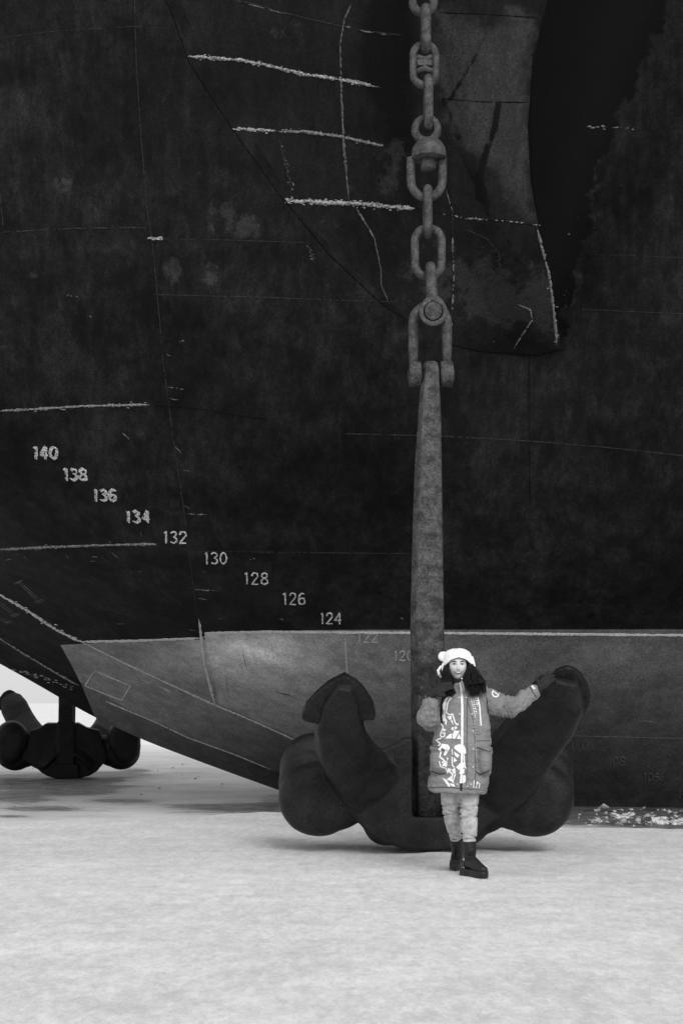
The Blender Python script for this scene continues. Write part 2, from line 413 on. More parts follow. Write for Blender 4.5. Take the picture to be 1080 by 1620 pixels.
for i in range(len(rows)-1):
    for j in range(nc-1): bf_.append((i*nc+j, i*nc+j+1, (i+1)*nc+j+1, (i+1)*nc+j))
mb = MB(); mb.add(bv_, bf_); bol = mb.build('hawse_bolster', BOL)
bvh3 = BVHTree.FromPolygons(bv_, bf_); BVS = [bvh1, bvh2, bvh3]
q = np.array(bpx, float)
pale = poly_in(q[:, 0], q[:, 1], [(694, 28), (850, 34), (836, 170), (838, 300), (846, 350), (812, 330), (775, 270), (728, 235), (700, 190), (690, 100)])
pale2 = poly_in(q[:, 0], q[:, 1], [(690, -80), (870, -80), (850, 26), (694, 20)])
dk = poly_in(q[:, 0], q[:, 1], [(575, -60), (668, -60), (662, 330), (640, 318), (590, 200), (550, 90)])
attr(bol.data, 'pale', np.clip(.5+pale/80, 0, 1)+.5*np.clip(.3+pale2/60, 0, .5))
attr(bol.data, 'painted_shade', np.clip(.4+dk/70, 0, 1))  # chain shadow painted into the plating left of the chain
def pline_d(px, py, pts):
    d = np.full(len(px), 1e9)
    for (x1, y1), (x2, y2) in zip(pts[:-1], pts[1:]):
        t = np.clip(((px-x1)*(x2-x1)+(py-y1)*(y2-y1))/((x2-x1)**2+(y2-y1)**2), 0, 1); d = np.minimum(d, np.hypot(px-x1-t*(x2-x1), py-y1-t*(y2-y1)))
    return d
runs = sum(a*np.exp(-(pline_d(q[:, 0], q[:, 1], p)/w)**2) for p, w, a in (
    ([(788, 165), (782, 205), (768, 240), (760, 275), (758, 310)], 8, .9), ([(758, 310), (775, 345), (800, 375), (825, 430)], 7, .6), ([(756, 80), (738, 112), (714, 155)], 6, .7),
    ([(700, 160), (720, 200), (735, 260), (775, 320)], 9, .6), ([(792, 60), (786, 110), (775, 145)], 3, .5)))
attr(bol.data, 'runs', runs)
attr(bol.data, 'wear', sum(a*np.exp(-((q[:, 0]-x)/w)**2-((q[:, 1]-y)/h)**2) for x, y, w, h, a in
     [(860, 480, 22, 60, .9), (800, 490, 50, 30, .8), (440, 60, 80, 60, .5), (620, 260, 40, 60, .6), (760, 430, 90, 70, .6), (700, 450, 150, 60, .5), (560, 300, 100, 120, .3), (500, 360, 60, 30, .3)]))
put(bol, ship); tag(bol, 'rounded cone of worn plating behind the anchor chain')

# weld seams and worn lines lying on the plating
def on_hull(pts, step=3., lift=.004):
    out = []
    for (a, b), (c, d) in zip(pts[:-1], pts[1:]):
        n = max(1, int(math.hypot(c-a, d-b)/step))
        for k in range(n):
            out.append((a+(c-a)*k/n, b+(d-b)*k/n))
    out.append(pts[-1]); return out
def surface_line(pts, w, kind, jag=.35, gap=0., wob=0., name='weld_seam', parent=None, mbx=None, step=3.):
    """w in photo pixels; jag roughens the width, gap breaks the line"""
    own = mbx is None; m_ = mbx or MB(); run = []; pr_ = []
    pp = on_hull(pts, step); N = len(pp)
    ns = rng.random(N); nl = np.interp(np.arange(N), np.arange(0, N+6, 6), rng.random(len(np.arange(0, N+6, 6))))
    def flush():
        if len(run) > 1: m_.tube([Vector(p) for p in run], list(pr_), 6)
        run.clear(); pr_.clear()
    for i, (x, y) in enumerate(pp):
        thin = gap and (.5*ns[i]+.5*nl[i]) < gap*.8
        h = hull_hit(x+(ns[i]-.5)*wob, y+(rng.random()-.5)*wob)
        if h is None: flush(); continue
        if run and abs(run[-1].y-h.y) > .12:             # the line steps from the bolster down to the plating: a seam of its own
            if len(run) > 1: e_ = MB(); e_.tube(list(run), list(pr_), 6); e_.build(name, PAINT[kind], parent or ship, smooth=False)
            run.clear(); pr_.clear()
        run.append(h+Vector((0, .006, 0)) if thin else h); end = min(1, (i+.6)*step/14, (N-i-.4)*step/14) if step > 2 else 1
        pr_.append(.0012 if thin else end* max(.0015, .5*w*h.y/F*(1+jag*(ns[i]*2-1))*(1+jag*1.3*(nl[i]-.5))))
    flush()
    if own and m_.v: return m_.build(name, PAINT[kind], parent or ship, smooth=False)
def chips(pts, spread, n, size, kind, parent=None, mbx=None):
    """flakes of paint scattered along a line"""
    pp = on_hull(pts, 1.5); m_ = mbx or MB()
    for _ in range(n):
        x, y = pp[int(rng.random()*len(pp))]; x += rng.normal()*2; y += rng.normal()*spread
        h = hull_hit(x, y)
        if h is None: continue
        s_ = size*(.4+rng.random()*1.2)*h.y/F
        m_.tube([h+Vector((-s_*1.2, 0, -s_*.2*rng.normal())), h, h+Vector((s_*1.2, 0, s_*.2*rng.normal()))], [s_*.2, s_*.6, s_*.25], 5)
    if mbx is None: tag(m_.build('paint_chips', PAINT[kind], ship, smooth=False), kind='stuff')
def line(pts, w, kind, **k):
    ch = k.pop('chip', 0); mbx = MB(); surface_line(pts, w, kind, mbx=mbx, **k)
    if ch: chips(pts, w*.45, ch, 1.6, kind, mbx=mbx)
    if mbx.v: mbx.build('weld_seam', PAINT[kind], ship, smooth=False)
line([(297, 89), (330, 91), (385, 95), (430, 105), (480, 117), (540, 126), (572, 132), (600, 138)], 4.2, 'bright', gap=.2, wob=1.6, chip=170)
line([(372, 204), (410, 205), (437, 207)], 3.6, 'bright', gap=.2, wob=1.5, chip=50)
line([(440, 208), (480, 208), (540, 216), (580, 225), (606, 231)], 4.6, 'mid', gap=.05, wob=1.2, chip=60)
line([(455, 318), (500, 319), (560, 322), (600, 325), (655, 330)], 5.2, 'bright', gap=.22, wob=2.2, chip=200)
line([(690, 335), (735, 345), (800, 350), (852, 356)], 2.0, 'mid', gap=.85, wob=1, chip=14)
line([(655, 330), (735, 345), (800, 351), (852, 357)], 1.4, 'dark')
line([(365, 0), (400, 6), (440, 18), (490, 30), (540, 42), (585, 50), (640, 56)], 2.6, 'dim', gap=.15, chip=0)
line([(370, 0), (440, 19), (500, 32), (545, 43)], 1.3, 'mid', gap=.45)
line([(540, 40), (580, 50), (620, 56)], 2.2, 'mid', gap=.45, wob=1)
line([(695, 20), (760, 22), (850, 28)], 1.6, 'dark'); line([(690, 155), (760, 161), (838, 162)], 1.5, 'dark', gap=.2)
line([(0, 650), (60, 647), (120, 643), (180, 641), (237, 640)], 4.2, 'mid', gap=.03, wob=1, chip=20)
line([(240, 641), (300, 645), (430, 665)], 1.6, 'dark')
line([(0, 869), (80, 865), (170, 862), (248, 860)], 4.4, 'mid', wob=.8, chip=20)
line([(128, 1015), (220, 1013), (318, 1009)], 5, 'belt', jag=.2, wob=.6)
line([(325, 1001), (420, 999), (540, 1000), (700, 1001), (900, 1003), (1120, 1005)], 5.5, 'belt', jag=.2, wob=.6)
line([(315, 978), (318, 1003), (323, 1040), (330, 1075), (340, 1114)], 4.6, 'belt', jag=.5, wob=1.5, chip=20)
line([(546, 1006), (548, 1045), (550, 1085)], 3.0, 'numg', jag=.2)
line([(-60, 905), (0, 940), (45, 966), (88, 995), (135, 1018)], 5.5, 'belt', wob=1.4, chip=30)
line([(135, 1018), (200, 1050), (270, 1083), (345, 1117), (400, 1140), (470, 1172)], 3, 'numg', gap=.04, wob=.8)
line([(-40, 985), (0, 1010), (60, 1047), (125, 1085)], 4, 'mid', gap=.1, wob=1.2)
line([(165, 1108), (240, 1140), (300, 1168), (370, 1193), (430, 1218)], 2.0, 'numg', gap=.15)
line([(150, 1061), (207, 1085), (193, 1108), (135, 1085), (150, 1061)], 2.4, 'numg', gap=.08)
for a in ([(133, 1066), (142, 1071)], [(225, 1075), (238, 1082)], [(255, 1087), (271, 1095)], [(400, 1138), (405, 1148)]): line(a, 3, 'numg')
for a, b in (((30, 920), (62, 950)), ((-6, 950), (24, 972)), ((-14, 972), (12, 984))):
    dx, dy = b[0]-a[0], b[1]-a[1]; L_ = math.hypot(dx, dy); nx, ny = -dy/L_, dx/L_
    line([(a[0]+nx*1.6, a[1]+ny*1.6), (b[0]+nx*1.6, b[1]+ny*1.6)], 1.0, 'mid', gap=.1); line([(a[0]-nx*1.6, a[1]-ny*1.6), (b[0]-nx*1.6, b[1]-ny*1.6)], 1.0, 'mid', gap=.1)
    for c, sg in ((a, -1), (b, 1)):
        line([(c[0]-8, c[1]+3), (c[0]+8, c[1]-3)], 1.4, 'mid', wob=.6); line([(c[0]-7+sg*2, c[1]+5), (c[0]+8+sg*2, c[1]-1)], 1.0, 'mid', gap=.2)
chips([(20, 1058), (60, 1070), (90, 1080)], 2.0, 30, 2.4, 'mid'); chips([(72, 1074), (120, 1090)], 1.6, 16, 1.6, 'mid')
line([(213, -10), (216, 100), (222, 200), (233, 330), (243, 400), (252, 500), (258, 570), (275, 700), (290, 800), (300, 880), (313, 978)], 1.5, 'dim', gap=.35)
line([(0, 60), (80, 50), (210, 42), (270, 45)], 1.4, 'dim', gap=.35); line([(0, 368), (100, 362), (235, 360)], 2.4, 'dim', gap=.35, wob=1)
line([(245, 378), (360, 380), (490, 384)], 1.4, 'dim', gap=.35); line([(240, 466), (400, 470), (540, 475), (640, 478)], 1.6, 'dim', gap=.25)
chips([(240, 377), (256, 377)], 1.2, 22, 2.2, 'bright'); line([(0, 300), (6, 360)], 2, 'dim')
line([(258, -10), (268, 10), (300, 100), (368, 205), (440, 305), (520, 402), (600, 478), (640, 505)], 1.8, 'dark')
line([(556, 5), (545, 30), (538, 70), (540, 150), (544, 220), (548, 280), (552, 318)], 2.6, 'numd', jag=.6, gap=.25, wob=1)
line([(539, 140), (541, 180), (544, 250), (552, 312)], 1.8, 'mid', gap=.35, wob=.8)
line([(562, 328), (575, 350), (590, 370), (597, 400), (602, 425), (603, 450), (615, 480)], 1.8, 'numd', gap=.06, wob=1); line([(564, 328), (580, 356), (592, 378), (600, 415)], 1.2, 'mid', gap=.45)
line([(440, 215), (450, 255), (462, 300)], 3, 'dim', gap=.2, wob=2); chips([(445, 230), (455, 275), (464, 303)], 1.5, 24, 1.0, 'mid')
line([(486, 386), (492, 400), (497, 418)], 3.5, 'dim', wob=1); chips([(488, 388), (496, 416)], 1.5, 12, 1.3, 'mid')
line([(715, 365), (717, 440), (713, 530)], 2.2, 'mid', gap=.62, wob=1); line([(716, 330), (716, 440), (710, 540)], 2.2, 'dim')
line([(705, 300), (717, 340)], 1.5, 'mid', gap=.3)
line([(849, 362), (857, 395), (867, 430), (874, 480), (879, 530), (880, 546)], 4.2, 'mid', gap=.15, wob=1, chip=14)
line([(776, 36), (762, 65), (752, 84)], 3.5, 'dim')
line([(770, 0), (778, 18)], 2, 'dim'); line([(843, 80), (838, 180), (842, 290), (852, 360)], 2, 'dark')
line([(730, 360), (770, 378), (788, 400), (792, 430)], 2.2, 'dim', gap=.1); chips([(786, 395), (792, 440)], 2, 20, 1.3, 'dim')
line([(812, 552), (825, 530), (842, 505), (838, 490), (815, 480)], 2.2, 'mid', gap=.4, wob=1.2)
chips([(800, 480), (850, 500)], 7, 40, 1.2, 'dim'); line([(700, 543), (760, 556), (850, 562), (892, 552)], 2, 'dark')
line([(940, 403), (1000, 404), (1090, 409)], 1.4, 'dim', gap=.35); line([(915, 489), (1000, 493), (1090, 497)], 1.4, 'dim', gap=.35)
chips([(930, 201), (1000, 203)], 1.5, 18, 1.6, 'mid')
chips([(915, 330), (900, 420), (890, 520)], 10, 24, 1.0, 'dim')
line([(540, 686), (700, 690), (840, 698), (960, 708), (1090, 722)], 1.8, 'dim', gap=.2); line([(836, 560), (836, 700), (838, 800)], 1.6, 'dark')
line([(300, 872), (650, 876)], 1.3, 'dim', gap=.3); line([(560, 1164), (640, 1167)], 2.4, 'numd'); line([(700, 1160), (900, 1164), (1100, 1169)], 1.8, 'numd', jag=.2)
for x, y, a, w in ((263, 612, 8, 30), (268, 630, 12, 18), (285, 742, 15, 14), (292, 800, 30, 10), (295, 813, 2, 34), (305, 843, 10, 12), (306, 880, 10, 10), (306, 900, 14, 20), (306, 932, 4, 38),
                   (312, 946, 10, 16), (293, 994, 14, 20), (186, 987, 0, 12), (104, 876, 55, 14), (140, 880, 6, 24), (142, 889, -12, 14), (177, 873, 45, 16), (37, 876, 62, 12), (218, 904, 0, 6), (25, 877, -5, 10),
                   (8, 887, -15, 12), (200, 835, 60, 8), (223, 842, 80, 8), (345, 873, 0, 2), (446, 702, 60, 24), (432, 710, 55, 26), (190, 682, 40, 22), (275, 703, 50, 20), (262, 560, 20, 10), (1010, 1140, 5, 30)):
    line([(x, y), (x+w*math.cos(R(a)), y+w*math.sin(R(a)))], 1.5, 'dim' if y < 860 and y > 650 and x > 300 else 'mid', gap=.45, wob=1)
for x, y in ((398, 884), (443, 979), (634, 978), (350, 979), (121, 470), (107, 468), (285, 540), (139, 500), (780, 540), (900, 370)):
    chips([(x, y), (x+2, y)], .6, 3, 1.0, 'mid')
for k in range(13):   # scrapes in the belt
    x = 330+rng.random()*180 if k < 18 else 190+rng.random()*110; y = 1020+rng.random()*50
    line([(x, y), (x+4+rng.random()*6, y+18+rng.random()*26)], .6, 'dark' if k % 3 else 'numg', gap=.4)
line([(430, 1093), (455, 1099), (480, 1110)], 1.2, 'dark')

# draft numbers: welded beads, one part per number
GL = {'0': [[(.5, 0), (.15, .15), (0, .5), (.15, .85), (.5, 1), (.85, .85), (1, .5), (.85, .15), (.5, 0)]],
      '1': [[(.3, .12), (.55, 0), (.55, 1)]],
      '2': [[(.05, .25), (.2, .05), (.55, 0), (.9, .1), (.95, .35), (.6, .6), (.05, 1), (1, 1)]],
      '3': [[(.08, .12), (.4, 0), (.85, .08), (.9, .32), (.5, .47), (.95, .62), (.95, .88), (.5, 1), (.05, .88)]],
      '4': [[(.75, 1), (.75, 0), (0, .68), (1, .68)]],
      '6': [[(.9, .1), (.5, 0), (.12, .2), (0, .6), (.15, .92), (.5, 1), (.9, .9), (.97, .68), (.8, .48), (.45, .45), (.05, .6)]],
      '8': [[(.5, .47), (.12, .35), (.12, .12), (.5, 0), (.88, .12), (.88, .35), (.5, .47), (.03, .64), (.05, .9), (.5, 1), (.95, .9), (.97, .64), (.5, .47)]]}
MARKS = [('140', 71, 717, 19, 'num'), ('138', 118, 751, 18, 'num'), ('136', 165, 784, 18, 'num'), ('134', 217, 818, 18, 'num'), ('132', 275, 850, 18, 'num'), ('130', 339, 883, 18, 'num'),
         ('128', 403, 915, 18, 'num'), ('126', 463, 947, 18, 'num'), ('124', 521, 978, 17, 'num'), ('122', 579, 1008, 16, 'numg'), ('120', 636, 1037, 15, 'numg'), ('118', 692, 1066, 14, 'numd'),
         ('116', 749, 1094, 14, 'numd'), ('114', 805, 1122, 13, 'numd'), ('112', 862, 1150, 13, 'numd'), ('110', 913, 1178, 14, 'numd'), ('108', 973, 1204, 13, 'numd'), ('106', 1028, 1229, 12, 'numd'), ('104', 1082, 1256, 12, 'numd')]
for t_, cx, cy, h_, kd in MARKS:
    mbx = MB(); cw = h_*.58; pitch = h_*.80
    if t_ == '128' or t_ == '134': pitch = h_*.85
    for i, chh in enumerate(t_):
        x0 = cx+(i-1)*pitch-cw/2+(0 if i else h_*.12); wd = cw
        for st in GL[chh]:
            pts = [(x0+(a+rng.normal()*.02)*wd, cy-h_/2+b*h_) for a, b in st]
            surface_line(pts, (3.0 if cy < 860 else 2.5) if kd == 'num' else 2.2, kd, jag=.25, wob=.5, mbx=mbx, step=1.5)
            if cy < 830:      # the old painted ghost beside the fresh digits
                surface_line([(x-2.5, y-1.5) for x, y in pts], 2.0, kd, jag=.6, gap=.4, wob=1, mbx=mbx, step=1.5)
    o = mbx.build('draft_number', PAINT[kd], ship, smooth=False); tag(o, 'raised draft number %s' % t_)

# ------------------------------------------------------------------ ice and water
def ground_edge(x):
    b = np.interp(x, [-40, -8, -3.7, -.8, 1.2, 2.4, 3.5, 8, 40], [15.8, 16.0, 16.2, 17.7, 16.3, 15.6, 15.4, 15.0, 14.6])
    P = np.stack([x, x*0, x*0], -1); return b+.16*vnoise(P, 1.3, 3, 3)+.05*vnoise(P, 8, 5, 3)
xg = np.sinh(np.linspace(-5.2, 5.2, 420))*.55; xg = xg[np.abs(xg) < 46]; xg = np.unique(np.concatenate([[-60], xg, [60]]))
tg = np.concatenate([-np.linspace(1, 0, 14)[:-1]*.9, np.linspace(.0, 1, 330)])
Xg, Tg = np.meshgrid(xg, tg, indexing='ij'); E = np.repeat(ground_edge(xg)[:, None], len(tg), 1)
Yg = np.where(Tg < 0, Tg*60+3, 3+(E-3)*Tg)
P = np.stack([Xg.ravel(), Yg.ravel(), Xg.ravel()*0], -1)
z = .012*vnoise(P, (.8, 1.2, 1), 11, 3)+.010*vnoise(P, (3, 5, 1), 12, 3)+.007*vnoise(P, (9, 6, 1), 13, 3)
z = z.reshape(Xg.shape); d = (E-Yg); z += -.035*np.exp(-d/.10)*(Tg > 0)-.01
z += .02*np.exp(-((Xg-.78)/.28)**2-((Yg-12.62)/.10)**2)
m_ = MB(); nx_, ny_ = Xg.shape
V = np.stack([Xg, Yg, z], -1).reshape(-1, 3).tolist(); Fc = [(i*ny_+j, (i+1)*ny_+j, (i+1)*ny_+j+1, i*ny_+j+1) for i in range(nx_-1) for j in range(ny_-1)]
m_.add(V, Fc); snow = m_.build('ground', SNOW); tag(snow, kind='structure')
# refrozen, partly wet water beyond the snowy edge, out to the horizon
xw = np.unique(np.concatenate([[-3000, -800, -200, -80, -40, -20], np.arange(-14, 14, .09), [20, 40, 80, 200, 800, 3000]]))
yw = np.unique(np.concatenate([[-200, 0, 10], np.arange(14, 34, .08), np.geomspace(35, 4000, 26)]))
Xw, Yw = np.meshgrid(xw, yw, indexing='ij'); P = np.stack([Xw.ravel(), Yw.ravel(), Xw.ravel()*0], -1)
zz = -.06+(.006*vnoise(P, (1.2, 2.5, 1), 21, 3))*((np.abs(P[:, 0]) < 14) & (P[:, 1] < 34) & (P[:, 1] > 14))
V = np.stack([P[:, 0], P[:, 1], zz], -1); ny_ = len(yw)
m_ = MB(); m_.add(V.tolist(), [(i*ny_+j, (i+1)*ny_+j, (i+1)*ny_+j+1, i*ny_+j+1) for i in range(len(xw)-1) for j in range(ny_-1)])
wat = m_.build('frozen_water', WET); tag(wat, kind='structure')
px, py = proj(np.where(V[:, 1:2] > 5, V, 5.)); P3 = V
wet = np.zeros(len(V))
for x, y, w, h, a in ((985, 1287, 170, 26, 1.1), (1080, 1290, 80, 24, .8), (110, 1234, 80, 9, .62), (130, 1252, 62, 7, .66), (30, 1262, 50, 9, .62), (10, 1238, 50, 10, .6), (200, 1268, 60, 5, .5), (60, 1280, 90, 7, .45), (170, 1226, 70, 4, .5), (20, 1292, 60, 4, .4), (60, 1250, 190, 30, .16), (370, 1280, 110, 6, .35), (60, 1226, 180, 6, .28), (110, 1243, 160, 5, .35),
                      (370, 1276, 70, 5, .55), (215, 1218, 22, 4, .5), (440, 1268, 20, 10, .6), (660, 1280, 300, 16, .7)):
    wet += a*np.exp(-((px-x)/w)**2-((py-y)/h)**2)
wet = np.clip(np.where(px < 500, wet*1.35, wet), 0, 1.1)*(P3[:, 1] > 8)
attr(wat.data, 'wet', wet)
# slush crumbs along the hull and the larger lumps
def lump(mbx, c, s):
    q = Euler((rng.random()*.6, rng.random()*.6, rng.random()*6)).to_matrix()
    n0 = len(mbx.v); mbx.ell(c, (s*(.9+.7*rng.random()), s*(.8+.5*rng.random()), s*(.35+.35*rng.random())), 9, 6, q)
    for i in range(n0, len(mbx.v)):
        v = Vector(mbx.v[i]); dlt = v-Vector(c); mbx.v[i] = tuple(Vector(c)+dlt*(1+.28*rng.normal()))
m_ = MB()
for _ in range(125):
    t = rng.random(); px = 905+rng.random()*230
    if t < .6: px = (930, 955, 985, 1005, 1040, 1075)[int(rng.random()*6)]+rng.normal()*11
    py = (1299+rng.normal()*3.2) if t < .5 else 1276+rng.random()*28
    Y = F*(CH+.05)/(py-HZ); c = at(px, py, Y); lump(m_, c, .008+.032*rng.random()**3)
for _ in range(60):
    px = rng.random()*440; py = 1205+rng.random()*70; Y = F*(CH+.05)/(py-HZ); c = at(px, py, Y)
    if YC-3 < Y < YC+3 and px > 300: continue
    lump(m_, c, .006+.014*rng.random()**2)
o = m_.build('slush', simple('slush', .42, .3, 30, .6, .3, .5, .01), smooth=False); tag(o, kind='stuff')
for px, py, s, lab in ((985, 1293, .075, 'jagged white ice lump in the middle of the dark slush by the hull'), (905+3, 1274, .10, 'pale ice block beside the anchor lobe at the hull waterline'),
                       (1043, 1302, .085, 'rounded white ice lump near the snow edge at far right'), (1040, 1275, .055, 'small white ice lump against the hull at the right of the slush'),
                       (1072, 1303, .07, 'low white ice lump at the right border of the photo')):
    m_ = MB(); Y = F*(CH+.05)/(py-HZ)
    for _ in range(5): lump(m_, at(px+rng.normal()*5, py-1+rng.normal()*.8, Y), s*(.45+.4*rng.random()))
    o = m_.build('ice_lump', LUMP, smooth=False); tag(o, lab, 'ice lump', 'ice lumps in the slush')
# ------------------------------------------------------------------ anchors
AY = 12.9; PXM = F/AY
anchor = empty('anchor', at(678, 1347, AY)*1.0, 'large dark cast anchor standing on the ice behind the woman, hung on a chain', 'anchor', 'stockless anchors under the bow')
anchor.location.z = 0
def apt(px, py, dy=0.): return at(px, py, AY+dy)
CROWN = [(652, 1167), (640, 1166), (612, 1185), (600, 1200), (560, 1190), (520, 1195), (480, 1200), (455, 1230), (452, 1275), (475, 1305), (505, 1313), (535, 1308), (552, 1297), (568, 1299), (582, 1318), (605, 1334), (650, 1343),
         (700, 1343), (740, 1332), (757, 1318), (775, 1300), (797, 1294), (820, 1305), (850, 1313), (885, 1302), (898, 1275), (897, 1230), (870, 1200), (840, 1195), (790, 1190), (765, 1185), (745, 1167), (704, 1167), (704, 1291), (652, 1291)]
m_ = MB()
def slab(m, pts, d0, d1, sc=1.0, c=None):
    f = [apt(x, y, d0) for x, y in pts]; b = [apt(x, y, d1) for x, y in pts]; m.prism(f, b)
# body between the lobes
slab(m_, [(652, 1292), (652, 1168), (640, 1167), (612, 1183), (575, 1190), (548, 1280), (566, 1300), (582, 1319), (606, 1334), (650, 1345), (700, 1345), (740, 1333), (757, 1318), (775, 1302), (808, 1285), (790, 1192), (765, 1184), (742, 1168), (704, 1168), (704, 1292)], -.31, .30)
slab(m_, [(640, 1296), (716, 1296), (716, 1340), (640, 1340)], -.24, .36)
slab(m_, [(652, 1160), (704, 1160), (704, 1292), (652, 1292)], .20, .34)
def lobe(m, c, r_):
    n0 = len(m.v); m.ell(c, r_, 56, 36)
    for i in range(n0, len(m.v)):                        # square the section: flat faces with a rounded rim
        d = Vector(m.v[i])-c; x, y, z = d.x/r_[0], d.y/r_[1], d.z/r_[2]; rr = math.hypot(x, z)
        k = rr**.45/rr if rr > 1e-4 else 1; y = math.copysign(abs(y)**.6, y)
        m.v[i] = (c.x+x*k*r_[0], c.y+y*r_[1], c.z+z*k*r_[2])
for sx in (-1, 1):
    cx = 673-sx*4
    def L(px, py, dy=0.): return apt(cx+sx*(678-px), py, dy)
    # lower lobe, a thick rounded disc
    lobe(m_, L(504, 1262, -.02), (62/PXM, .30, 60/PXM)); lobe(m_, L(520, 1262, -.02), (70/PXM, .26, 52/PXM))
    # upper lobe set back
    lobe(m_, L(497, 1218, .14), (54/PXM, .27, 60/PXM))
    lobe(m_, L(489, 1240, .10), (47/PXM, .30, 62/PXM))
    m_.tube([L(500, 1252, .05), L(560, 1248, .05), L(640, 1275, .05)], [.26, .22, .20], 16)
    m_.ell(L(612, 1296, 0), (40/PXM, .30, 42/PXM), 24, 16)
def arm(m, pts):
    """pts: px, py, depth, half width, half thickness, roll"""
    rings = []
    P_ = [at(p[0], p[1], p[2]) for p in pts]
    for i, p in enumerate(pts):
        t = (P_[min(i+1, len(P_)-1)]-P_[max(i-1, 0)]).normalized()
        sx_ = t.cross(Vector((0, 1, 0))).normalized(); n_ = sx_.cross(t).normalized()
        ring = []
        for k in range(24):
            a = 2*math.pi*k/24; c, s = math.cos(a), math.sin(a)
            c = math.copysign(abs(c)**.42, c); s = math.copysign(abs(s)**.42, s)
            ring.append(P_[i]+sx_*c*p[3]+n_*s*p[4])
        rings.append(ring)
    m.loft(rings)
arm(m_, [(640, 1300, 13.1, .2, .2), (604, 1262, 12.92, .28, .22), (565, 1218, 12.56, .255, .2), (541, 1180, 12.2, .215, .17), (537, 1145, 11.95, .19, .15), (540, 1112, 11.75, .15, .12), (545, 1082, 11.6, .06, .07)])
arm(m_, [(715, 1300, 13.1, .2, .2), (755, 1262, 12.92, .30, .22), (802, 1217, 12.50, .28, .2), (838, 1172, 12.15, .25, .17), (866, 1130, 11.9, .25, .16), (886, 1098, 11.7, .205, .14), (896, 1072, 11.58, .09, .08)])
crown = m_.build('crown', CAST)
apply_mods(crown, ('REMESH', dict(mode='VOXEL', voxel_size=.014)), ('SMOOTH', dict(iterations=4, factor=.5)))
displace(crown, [((5,)*3, .007, 31, 2), ((24,)*3, .0015, 32, 2)])
put(crown, anchor); tag(crown, 'heavy curved crown with two rounded lobes and two rising arms')
# palms: spade plates at the arm tips
def palm(outline, lift, th, bend):
    m = MB(); F_, B_ = [], []
    for x, y, Y in outline:
        F_.append(at(x, y, Y)); B_.append(at(x, y, Y)+Vector(th))
    m.prism(F_, B_); o = m.build('palm', CAST)
    apply_mods(o, ('REMESH', dict(mode='VOXEL', voxel_size=.010)), ('SMOOTH', dict(iterations=2, factor=.5)))
    displace(o, [((9,)*3, .006, 33, 3), ((30,)*3, .003, 34, 2)]); return put(o, anchor)
palm([(545, 1069, 11.55), (562, 1078, 11.58), (578, 1094, 11.62), (590, 1114, 11.68), (595, 1134, 11.75), (590, 1141, 11.78), (574, 1140, 11.8), (540, 1152, 11.9), (498, 1146, 11.82), (480, 1141, 11.8), (476, 1135, 11.78), (484, 1116, 11.7), (500, 1098, 11.64), (522, 1081, 11.58)], 0, (0, .13, .035), 0)
palm([(893, 1055, 11.5), (906, 1058, 11.5), (918, 1068, 11.54), (928, 1084, 11.6), (932, 1100, 11.66), (931, 1120, 11.74), (924, 1130, 11.78), (905, 1134, 11.8), (880, 1130, 11.78), (868, 1100, 11.66), (864, 1076, 11.58), (876, 1062, 11.52)], 0, (.03, .14, .02), 0)
# shank
m_ = MB(); rings = []
for py, l, r_, th in ((1292, 652, 704, .15), (1150, 650, 704, .15), (1000, 648.5, 702, .145), (850, 652, 700, .135), (740, 656, 698.5, .125), (660, 661, 697, .12), (615, 664.5, 695, .11), (597, 667, 694.5, .10), (583, 667.5, 694, .10), (575, 670, 692, .085), (571, 675, 688, .05)):
    w_ = (r_-l); cl = w_*.20
    pf = [(l, .35), (l, -.35), (l+cl, -1), (r_-cl*.18, -1), (r_, -.8), (r_, .8), (r_-cl*.18, 1), (l+cl, 1)]
    rings.append([apt(x, py, d*th) for x, d in pf])
m_.loft(rings); shank = m_.build('shank', SHANK, smooth=False)
apply_mods(shank, ('BEVEL', dict(width=.012, segments=2, limit_method='ANGLE')), ('SUBSURF', dict(levels=3, render_levels=3, subdivision_type='SIMPLE')))
displace(shank, [((8,)*3, .003, 41, 3)]); put(shank, anchor)
# anchor shackle: a wide D on the shank head
def bow(m, cx, top, bot, hw, r, dy=0., n=10):
    pts = [apt(cx-hw, bot, dy)]; k = hw
    for i in range(13):
        a = math.pi-math.pi*i/12; pts.append(apt(cx+hw*math.cos(a), top+hw-hw*math.sin(a), dy))
    pts.append(apt(cx+hw, bot, dy)); m.tube(pts, r, n)
m_ = MB(); bow(m_, 680, 484, 592, 26.5, .046, .02, 14)
shk = m_.build('shackle', CHAIN); apply_mods(shk, ('SUBSURF', dict(levels=1, render_levels=1))); displace(shk, [((14,)*3, .003, 43, 3)]); put(shk, anchor)
for x0, x1 in ((647, 665.5), (696, 716)):
    m_ = MB(); pts = []
    for i in range(20):
        a = 2*math.pi*i/20; pts.append((math.cos(a)*.115, 592+(-math.sin(a))*20))
    f_ = [at(x0, y, AY)+Vector((0, d, 0)) for d, y in pts]; b_ = [at(x1, y, AY)+Vector((0, d, 0)) for d, y in pts]
    m_.prism(f_, b_); o = m_.build('shackle_lug', SHANK, smooth=False); apply_mods(o, ('BEVEL', dict(width=.015, segments=3, limit_method='ANGLE', angle_limit=R(50)))); put(o, shk)
m_ = MB(); m_.tube([at(645, 594, AY+.01), at(718, 594, AY+.01)], .05, 14); put(m_.build('shackle_pin', CHAIN), shk)

